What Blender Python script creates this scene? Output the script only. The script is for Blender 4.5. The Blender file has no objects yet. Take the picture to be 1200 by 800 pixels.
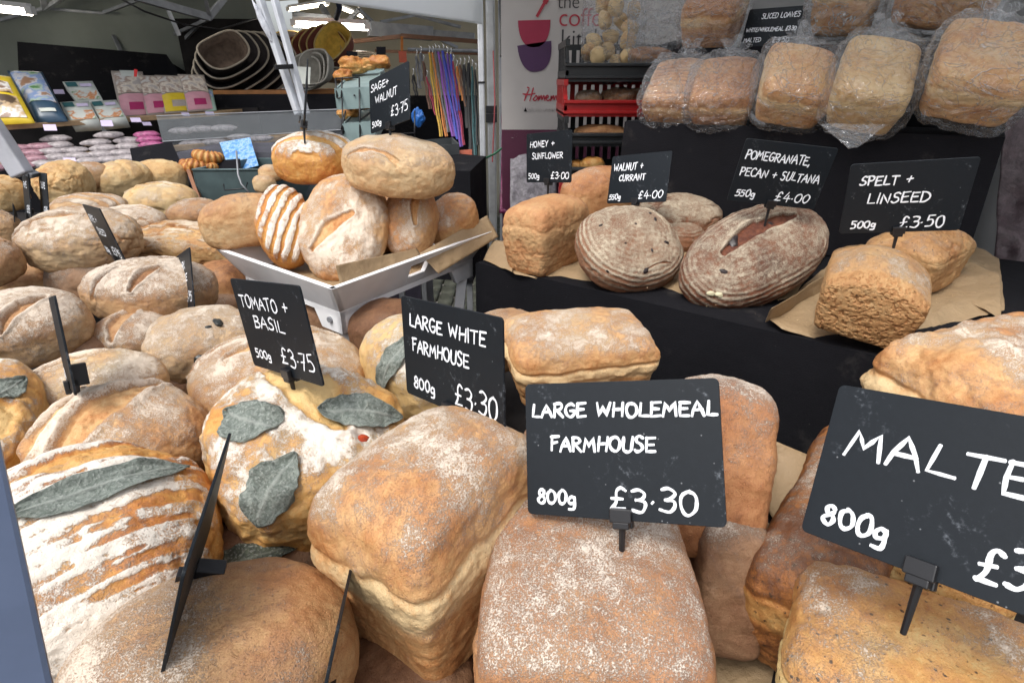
import bpy, math, random
import numpy as np
from mathutils import Matrix, Vector
from mathutils.bvhtree import BVHTree
R_ = math.radians
scene = bpy.context.scene
COL = scene.collection

# ---------------------------------------------------------------- camera
CAM_H = 1.60
PITCH = R_(24)
F = 690.0
cam_data = bpy.data.cameras.new("camera")
cam_data.sensor_width = 36.0
cam_data.lens = 36.0 * F / 1200.0
cam_data.clip_start = 0.02
cam_data.clip_end = 400.0
cam_data.dof.use_dof = True
cam_data.dof.focus_distance = 0.72
cam_data.dof.aperture_fstop = 36.0
cam = bpy.data.objects.new("camera", cam_data)
cam.location = (0, 0, CAM_H)
cam.rotation_euler = (R_(90) - PITCH, 0, 0)
COL.objects.link(cam)
scene.camera = cam

# ---------------------------------------------------------------- world, sun, exposure
world = bpy.data.worlds.new("World")
scene.world = world
world.use_nodes = True
wn = world.node_tree
bg = wn.nodes["Background"]
sky = wn.nodes.new("ShaderNodeTexSky")
sky.sky_type = 'NISHITA'
sky.sun_disc = False
SUN_EL, SUN_ROT = 58, 215
sky.sun_elevation = R_(SUN_EL)
sky.sun_rotation = R_(SUN_ROT)
sky.air_density = 1.0
sky.dust_density = 4.0
sky.ozone_density = 1.0
hs = wn.nodes.new("ShaderNodeHueSaturation")
hs.inputs["Saturation"].default_value = 0.35
wn.links.new(sky.outputs[0], hs.inputs["Color"])
wn.links.new(hs.outputs[0], bg.inputs[0])
bg.inputs[1].default_value = 0.135
sun_d = bpy.data.lights.new("sun", 'SUN')
sun_d.energy = 1.2
sun_d.angle = R_(18)
sun_d.color = (1.0, 0.97, 0.92)
sun = bpy.data.objects.new("sun", sun_d)
az = R_(SUN_ROT)
sd = Vector((math.sin(az) * math.cos(R_(SUN_EL)), math.cos(az) * math.cos(R_(SUN_EL)), math.sin(R_(SUN_EL))))
sun.rotation_euler = sd.to_track_quat('Z', 'Y').to_euler()
sun.location = (0, 0, 8)
COL.objects.link(sun)
scene.view_settings.view_transform = 'Standard'
scene.view_settings.look = 'None'
scene.view_settings.gamma = 1.0
scene.view_settings.exposure = 0.7
scene.cycles.max_bounces = 8
scene.cycles.transparent_max_bounces = 24

SP_, CP_ = math.sin(PITCH), math.cos(PITCH)
def at(px, py, d=None, z=None):
    """point of the place seen at photo position px, py, at depth d or height z"""
    x = (px - 600) / F; y = (400 - py) / F
    v = Vector((x, CP_ + y * SP_, -SP_ + y * CP_))
    if d is None: d = (z - CAM_H) / v.z
    return v * d + Vector((0, 0, CAM_H))

# ---------------------------------------------------------------- helpers: objects
def tag(o, label=None, cat=None, group=None, kind=None):
    if label: o['label'] = label
    if cat: o['category'] = cat
    if group: o['group'] = group
    if kind: o['kind'] = kind
    return o
def empty(name, loc=(0, 0, 0), rot=None, label=None, cat=None, group=None, kind=None):
    o = bpy.data.objects.new(name, None); COL.objects.link(o)
    o.empty_display_size = .02
    if rot is not None:
        o.matrix_world = Matrix.Translation(Vector(loc)) @ rot.to_4x4()
    else: o.location = loc
    return tag(o, label, cat, group, kind)
def link(name, me, mat=None, parent=None, loc=None, smooth=False):
    o = bpy.data.objects.new(name, me); COL.objects.link(o)
    if mat and not me.materials: me.materials.append(mat)
    if smooth: me.polygons.foreach_set("use_smooth", [True] * len(me.polygons))
    if parent: o.parent = parent
    if loc is not None: o.location = loc
    return o
class MB:
    def __init__(s): s.v = []; s.f = []
    def add(s, v, f):
        b = len(s.v); s.v += [tuple(p) for p in v]; s.f += [tuple(i + b for i in q) for q in f]; return s
    def box(s, c, size, M=None):
        x, y, z = [a / 2 for a in size]; c = Vector(c)
        v = [Vector((i * x, j * y, k * z)) for i in (-1, 1) for j in (-1, 1) for k in (-1, 1)]
        v = [(M @ p if M else p) + c for p in v]
        return s.add(v, [(0, 1, 3, 2), (4, 6, 7, 5), (0, 4, 5, 1), (2, 3, 7, 6), (0, 2, 6, 4), (1, 5, 7, 3)])
    def bar(s, a, b, w, h=None, up=(0, 0, 1)):
        a = Vector(a); b = Vector(b); h = h or w
        d = (b - a).normalized(); u = Vector(up)
        if abs(d.dot(u)) > .98: u = Vector((0, 1, 0))
        r = d.cross(u).normalized() * w / 2; t = r.normalized().cross(d).normalized() * h / 2
        v = [a - r - t, a + r - t, a + r + t, a - r + t, b - r - t, b + r - t, b + r + t, b - r + t]
        return s.add(v, [(0, 3, 2, 1), (4, 5, 6, 7), (0, 1, 5, 4), (1, 2, 6, 5), (2, 3, 7, 6), (3, 0, 4, 7)])
    def tube(s, pts, r, n=10, caps=True):
        pts = [Vector(p) for p in pts]; rings = []
        rr = r if isinstance(r, (list, tuple)) else [r] * len(pts)
        prev = None
        for i, p in enumerate(pts):
            d = (pts[min(i + 1, len(pts) - 1)] - pts[max(i - 1, 0)]).normalized()
            u = prev if prev is not None else (Vector((0, 0, 1)) if abs(d.z) < .9 else Vector((0, 1, 0)))
            a = d.cross(u).normalized(); b = a.cross(d).normalized(); prev = b
            rings.append([p + (a * math.cos(2 * math.pi * k / n) + b * math.sin(2 * math.pi * k / n)) * rr[i] for k in range(n)])
        v = [q for g in rings for q in g]
        f = [(i * n + k, i * n + (k + 1) % n, (i + 1) * n + (k + 1) % n, (i + 1) * n + k) for i in range(len(pts) - 1) for k in range(n)]
        if caps: f += [tuple(range(n - 1, -1, -1)), tuple((len(pts) - 1) * n + k for k in range(n))]
        return s.add(v, f)
    def slab(s, pts, th, nrm=None):
        """closed polygon given thickness th along its normal"""
        pts = [Vector(p) for p in pts]; n = len(pts)
        if nrm is None: nrm = (pts[1] - pts[0]).cross(pts[2] - pts[0]).normalized()
        else: nrm = Vector(nrm).normalized()
        v = pts + [p + nrm * th for p in pts]
        f = [tuple(range(n - 1, -1, -1)), tuple(range(n, 2 * n))] + [(i, (i + 1) % n, n + (i + 1) % n, n + i) for i in range(n)]
        return s.add(v, f)
    def mesh(s, name='m'):
        me = bpy.data.meshes.new(name); me.from_pydata(s.v, [], s.f); me.update(); return me
    def build(s, name, mat, parent=None, smooth=False, bevel=0):
        me = s.mesh(name)
        o = link(name, me, mat, parent, smooth=smooth)
        if bevel:
            m = o.modifiers.new("bevel", 'BEVEL'); m.width = bevel; m.segments = 2; m.limit_method = 'ANGLE'
        return o

# ---------------------------------------------------------------- numpy noise
def _hash(ix, iy, iz, seed):
    h = (ix.astype(np.int64) * 374761393 + iy.astype(np.int64) * 668265263 + iz.astype(np.int64) * 2147483647 + seed * 974634777) & 0xffffffff
    h = ((h ^ (h >> 13)) * 1274126177) & 0xffffffff
    h = ((h ^ (h >> 16)) * 2246822519) & 0xffffffff
    h = h ^ (h >> 15)
    return (h & 0xffff) / 32767.5 - 1.0
def vnoise(p, seed=0):
    i = np.floor(p).astype(np.int64); f = p - i; f = f * f * f * (f * (f * 6 - 15) + 10)
    x, y, z = i[:, 0], i[:, 1], i[:, 2]; fx, fy, fz = f[:, 0], f[:, 1], f[:, 2]
    def L(a, b, t): return a + (b - a) * t
    r = [[[_hash(x + a, y + b, z + c, seed) for c in (0, 1)] for b in (0, 1)] for a in (0, 1)]
    return L(L(L(r[0][0][0], r[1][0][0], fx), L(r[0][1][0], r[1][1][0], fx), fy),
             L(L(r[0][0][1], r[1][0][1], fx), L(r[0][1][1], r[1][1][1], fx), fy), fz)
def fbm(p, oct=3, seed=0, gain=.5):
    a = 1; s = 0; t = 0
    for o in range(oct):
        s = s + a * vnoise(p * 2 ** o + 17.3 * o, seed + o); t += a; a *= gain
    return s / t
def sstep(a, b, x):
    t = np.clip((x - a) / (b - a), 0, 1); return t * t * (3 - 2 * t)
_cs = {}
def cubesphere(n):
    if n in _cs: return _cs[n]
    g = np.arange(n + 1); A, B = np.meshgrid(g, g, indexing='ij'); A = A.ravel(); B = B.ravel()
    P = []; Q = []
    q0 = np.array([(i * (n + 1) + j, (i + 1) * (n + 1) + j, (i + 1) * (n + 1) + j + 1, i * (n + 1) + j + 1) for i in range(n) for j in range(n)])
    k = 0
    for ax in range(3):
        for s in (0, n):
            q = np.zeros(((n + 1) ** 2, 3), int); q[:, ax] = s; q[:, (ax + 1) % 3] = A; q[:, (ax + 2) % 3] = B
            P.append(q); qq = q0 if s else q0[:, ::-1]; Q.append(qq + k); k += (n + 1) ** 2
    P = np.concatenate(P); Q = np.concatenate(Q)
    key = P[:, 0] * (n + 1) ** 2 + P[:, 1] * (n + 1) + P[:, 2]
    u, idx, inv = np.unique(key, return_index=True, return_inverse=True)
    V = P[idx] / n * 2 - 1.0; V = np.tan(V * math.pi / 4 * .9) / math.tan(math.pi / 4 * .9)
    _cs[n] = (V, inv.ravel()[Q]); return _cs[n]
def vnormals(V, Q):
    a = V[Q[:, 2]] - V[Q[:, 0]]; b = V[Q[:, 3]] - V[Q[:, 1]]; fn = np.cross(a, b)
    N = np.zeros_like(V)
    for k in range(4): np.add.at(N, Q[:, k], fn)
    return N / (np.linalg.norm(N, axis=1)[:, None] + 1e-12)
def np_mesh(name, V, Q, attrs=None):
    me = bpy.data.meshes.new(name)
    me.vertices.add(len(V)); me.vertices.foreach_set("co", V.astype(np.float32).ravel())
    me.loops.add(Q.size); me.loops.foreach_set("vertex_index", Q.astype(np.int32).ravel())
    me.polygons.add(len(Q)); me.polygons.foreach_set("loop_start", np.arange(0, Q.size, Q.shape[1], dtype=np.int32))
    me.polygons.foreach_set("loop_total", np.full(len(Q), Q.shape[1], np.int32))
    me.polygons.foreach_set("use_smooth", np.ones(len(Q), bool))
    me.update(calc_edges=True)
    for k, a in (attrs or {}).items():
        at_ = me.attributes.new(k, 'FLOAT', 'POINT'); at_.data.foreach_set("value", a.astype(np.float32))
    return me

# ---------------------------------------------------------------- materials
def nmat(name):
    m = bpy.data.materials.new(name); m.use_nodes = True
    nt = m.node_tree; b = nt.nodes["Principled BSDF"]
    return m, nt, b
def N(nt, t, **kw):
    n = nt.nodes.new(t)
    for k, v in kw.items():
        if k in ('operation', 'data_type', 'blend_type', 'attribute_name', 'feature', 'distance', 'clamp', 'noise_dimensions', 'interpolation_type'): setattr(n, k, v)
        else: n.inputs[k].default_value = v
    return n
def tex(nt, scale, detail=3, rough=.55, typ="ShaderNodeTexNoise", coord=None, vec=None):
    n = nt.nodes.new(typ); n.inputs["Scale"].default_value = scale
    if typ == "ShaderNodeTexNoise":
        n.inputs["Detail"].default_value = detail; n.inputs["Roughness"].default_value = rough
    if vec is None:
        c = nt.nodes.get("TC") or nt.nodes.new("ShaderNodeTexCoord"); c.name = "TC"; vec = c.outputs["Object"]
    nt.links.new(vec, n.inputs["Vector"]); return n
def math_(nt, op, a, b=None, c=None, clamp=False):
    n = nt.nodes.new("ShaderNodeMath"); n.operation = op; n.use_clamp = clamp
    for i, x in enumerate((a, b, c)):
        if x is None: continue
        if isinstance(x, (int, float)): n.inputs[i].default_value = x
        else: nt.links.new(x, n.inputs[i])
    return n.outputs[0]
def mix(nt, fac, a, b):
    n = nt.nodes.new("ShaderNodeMix"); n.data_type = 'RGBA'
    if isinstance(fac, (int, float)): n.inputs[0].default_value = fac
    else: nt.links.new(fac, n.inputs[0])
    for i, x in ((6, a), (7, b)):
        if isinstance(x, (tuple, list)): n.inputs[i].default_value = (*x[:3], 1)
        else: nt.links.new(x, n.inputs[i])
    return n.outputs[2]
def smooth_(nt, x, a, b):
    n = nt.nodes.new("ShaderNodeMapRange"); n.interpolation_type = 'SMOOTHSTEP'
    nt.links.new(x, n.inputs[0]); n.inputs[1].default_value = a; n.inputs[2].default_value = b
    return n.outputs[0]
def bump(nt, b, h, strength=.5, dist=.001, normal=None):
    n = nt.nodes.new("ShaderNodeBump"); n.inputs["Strength"].default_value = strength; n.inputs["Distance"].default_value = dist
    nt.links.new(h, n.inputs["Height"])
    if normal is not None: nt.links.new(normal, n.inputs["Normal"])
    if b is not None: nt.links.new(n.outputs[0], b.inputs["Normal"])
    return n.outputs[0]
_M = {}
def plain(name, col, rough=.6, metal=0, var=.12, scale=20, bmp=.15, bscale=200, spec=None, bdist=.001, trans=0):
    """a coloured surface with uneven tone and fine relief"""
    if name in _M: return _M[name]
    m, nt, b = nmat(name)
    t = tex(nt, scale, 4); t2 = tex(nt, bscale, 3)
    dark = tuple(c * (1 - var) for c in col); lite = tuple(min(1, c * (1 + var)) for c in col)
    f = smooth_(nt, t.outputs[0], .3, .7)
    c = mix(nt, f, dark, lite); nt.links.new(c, b.inputs["Base Color"])
    r = math_(nt, 'MULTIPLY_ADD', t2.outputs[0], .2, rough - .1, clamp=True); nt.links.new(r, b.inputs["Roughness"])
    b.inputs["Metallic"].default_value = metal
    if spec is not None: b.inputs["Specular IOR Level"].default_value = spec
    if bmp: bump(nt, b, t2.outputs[0], bmp, bdist)
    _M[name] = m; return m
def emit(name, col, s):
    m, nt, b = nmat(name); b.inputs["Base Color"].default_value = (.8, .8, .8, 1)
    b.inputs["Emission Color"].default_value = (*col, 1); b.inputs["Emission Strength"].default_value = s
    return m

def bread_mat(name, pale, gold, brown, dark, flour=(.78, .72, .66), f1=.5, f2=.4, f3=.75, thr=.45, fmax=.82, seeds=0, seedcol=(.06, .03, .015), gl=.62, porous=0, fscale=760, stretch=None):
    m, nt, b = nmat(name)
    L = nt.links
    fl = nt.nodes.new("ShaderNodeAttribute"); fl.attribute_name = "fl"
    cr = nt.nodes.new("ShaderNodeAttribute"); cr.attribute_name = "cr"
    info = nt.nodes.new("ShaderNodeObjectInfo")
    tc = nt.nodes.new("ShaderNodeTexCoord"); tc.name = "TC"
    off = nt.nodes.new("ShaderNodeVectorMath"); off.operation = 'MULTIPLY_ADD'
    L.new(info.outputs["Random"], off.inputs[0]); off.inputs[1].default_value = (3, 5, 7)
    L.new(tc.outputs["Object"], off.inputs[2]); V = off.outputs[0]
    A = tex(nt, 13, 4, .6, vec=V); A2 = tex(nt, 28, 5, .7, vec=V); B = tex(nt, 110, 4, .65, vec=V); C = tex(nt, fscale, 3, .75, vec=V); D = tex(nt, 1700, 2, .6, vec=V)
    def nn(n, lo=.3, hi=.7):
        r = nt.nodes.new("ShaderNodeMapRange"); L.new(n.outputs[0], r.inputs[0]); r.inputs[1].default_value = lo; r.inputs[2].default_value = hi
        r.inputs[3].default_value = -.5; r.inputs[4].default_value = .5; return r.outputs[0]
    An, A2n, Bn, Cn = nn(A), nn(A2), nn(B), nn(C)
    c1 = math_(nt, 'MULTIPLY_ADD', An, .42, cr.outputs["Fac"])
    c2 = math_(nt, 'MULTIPLY_ADD', Bn, .34, c1)
    c3 = math_(nt, 'MULTIPLY_ADD', Cn, .24, c2)
    c3 = math_(nt, 'MULTIPLY_ADD', math_(nt, 'SUBTRACT', info.outputs['Random'], .5), .2, c3)   # each bake a little paler or darker
    ramp = nt.nodes.new("ShaderNodeValToRGB"); e = ramp.color_ramp.elements
    e[0].position = .05; e[0].color = (*pale, 1); e[1].position = 1.0; e[1].color = (*dark, 1)
    x = e.new(.35); x.color = (*gold, 1); x = e.new(.68); x.color = (*brown, 1)
    L.new(c3, ramp.inputs[0]); col = ramp.outputs[0]
    # pores and freckles
    vor = tex(nt, 260, typ="ShaderNodeTexVoronoi", vec=V)
    pore = smooth_(nt, vor.outputs["Distance"], .22, .12)
    pm = math_(nt, 'MULTIPLY', pore, math_(nt, 'MULTIPLY', smooth_(nt, A2.outputs[0], .5, .62), .55))
    col = mix(nt, pm, col, dark)
    if seeds:
        v2 = tex(nt, 150, typ="ShaderNodeTexVoronoi", vec=V)
        sm = math_(nt, 'MULTIPLY', smooth_(nt, v2.outputs["Distance"], .26, .18), smooth_(nt, B.outputs[0], .6 - .12 * seeds, .68 - .12 * seeds))
        col = mix(nt, sm, col, seedcol)
    hr = tex(nt, 34, 4, .7, vec=V); hr.inputs["Distortion"].default_value = .8
    hair = smooth_(nt, math_(nt, 'ABSOLUTE', math_(nt, 'SUBTRACT', hr.outputs[0], .5)), .012, .0)
    hm = tex(nt, 16, 2, .5, vec=V); hair = math_(nt, 'MULTIPLY', hair, smooth_(nt, hm.outputs[0], .52, .66))
    # flour dust
    v = math_(nt, 'MULTIPLY_ADD', A2n, f1, fl.outputs["Fac"])
    v = math_(nt, 'MULTIPLY_ADD', Bn, f2, v)
    film = math_(nt, 'MULTIPLY', smooth_(nt, v, thr - .45, thr + .45), .22)
    v = math_(nt, 'MULTIPLY_ADD', Cn, f3, v)
    mask = smooth_(nt, v, thr - .05, thr + .36)
    mk = math_(nt, 'MAXIMUM', math_(nt, 'MULTIPLY', mask, fmax), film)
    flc = mix(nt, D.outputs[0], tuple(x * .9 for x in flour), flour)
    col = mix(nt, mk, col, flc)
    col = mix(nt, math_(nt, 'MULTIPLY', hair, .3), col, brown)
    L.new(col, b.inputs["Base Color"])
    rg = math_(nt, 'MULTIPLY_ADD', mk, .28, gl, clamp=True); L.new(rg, b.inputs["Roughness"])
    b.inputs["Specular IOR Level"].default_value = .35
    h = math_(nt, 'MULTIPLY', B.outputs[0], 1.3)
    h = math_(nt, 'MULTIPLY_ADD', C.outputs[0], .45, h)
    h = math_(nt, 'MULTIPLY_ADD', mask, .5, h)
    h = math_(nt, 'SUBTRACT', h, math_(nt, 'MULTIPLY', pore, .25 + porous))
    h = math_(nt, 'SUBTRACT', h, math_(nt, 'MULTIPLY', hair, .3))
    if porous:
        v3 = tex(nt, 120, typ="ShaderNodeTexVoronoi", vec=V)
        h = math_(nt, 'MULTIPLY_ADD', smooth_(nt, v3.outputs["Distance"], .0, .5), porous, h)
    n1 = bump(nt, None, D.outputs[0], .35, .0004)
    bump(nt, b, h, .85, .0018, n1)
    return m
BREAD = {
 'white': bread_mat("white_crust", (.70, .51, .28), (.62, .355, .155), (.46, .195, .065), (.2, .075, .025), flour=(.84, .75, .63), f1=.46, f2=.35, f3=.8, thr=.34),
 'whole': bread_mat("wholemeal_crust", (.54, .33, .16), (.48, .24, .105), (.36, .15, .06), (.15, .055, .022), flour=(.84, .75, .64), f1=.3, f2=.4, f3=1.15, thr=.34, fmax=.84, fscale=820),
 'gold': bread_mat("golden_crust", (.70, .48, .21), (.64, .335, .095), (.49, .18, .04), (.21, .065, .018), flour=(.86, .80, .71), f1=.5, f2=.55, f3=.65, thr=.34, fmax=.93, gl=.5),
 'malt': bread_mat("malted_crust", (.56, .40, .18), (.52, .275, .09), (.38, .15, .042), (.13, .045, .017), flour=(.78, .68, .56), seeds=1, gl=.52, f1=.5, f2=.35, f3=.8, thr=.36),
 'rustic': bread_mat("rustic_crust", (.60, .43, .25), (.51, .31, .155), (.36, .18, .08), (.15, .065, .03), flour=(.78, .69, .58), f1=.4, f2=.45, f3=.9, thr=.35),
 'dim': bread_mat("shaded_crust", (.34, .22, .14), (.27, .15, .08), (.19, .09, .045), (.09, .04, .022), flour=(.56, .48, .40), f1=.35, f2=.3, f3=.8, thr=.42),  # for loaves low in the heap; their shade is put into crust and flour colour
 'straw': bread_mat("straw_crust", (.64, .47, .25), (.56, .35, .15), (.42, .21, .08), (.21, .085, .03), flour=(.76, .65, .51), f1=.4, f2=.3, f3=.7, thr=.4),
 'rye': bread_mat("rye_crust", (.36, .21, .125), (.29, .135, .072), (.21, .085, .042), (.09, .03, .018), flour=(.64, .55, .41), f1=.25, f2=.45, f3=1.3, thr=.36, seeds=.8, fmax=.88),
 'pom': bread_mat("fruit_crust", (.28, .135, .075), (.25, .10, .048), (.19, .065, .03), (.08, .022, .012), flour=(.62, .53, .40), f1=.25, f2=.45, f3=1.3, thr=.40, seeds=.8, fmax=.88),
 'crumb': bread_mat("open_crumb", (.50, .32, .155), (.44, .24, .10), (.33, .155, .06), (.15, .055, .024), flour=(.74, .65, .54), thr=.45, porous=.7, seeds=.4),
 'soft': bread_mat("soft_crust", (.64, .46, .26), (.54, .315, .145), (.40, .185, .075), (.19, .075, .03), flour=(.80, .70, .58), f1=.4, f2=.3, f3=.8, thr=.38, gl=.55),
}

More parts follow.
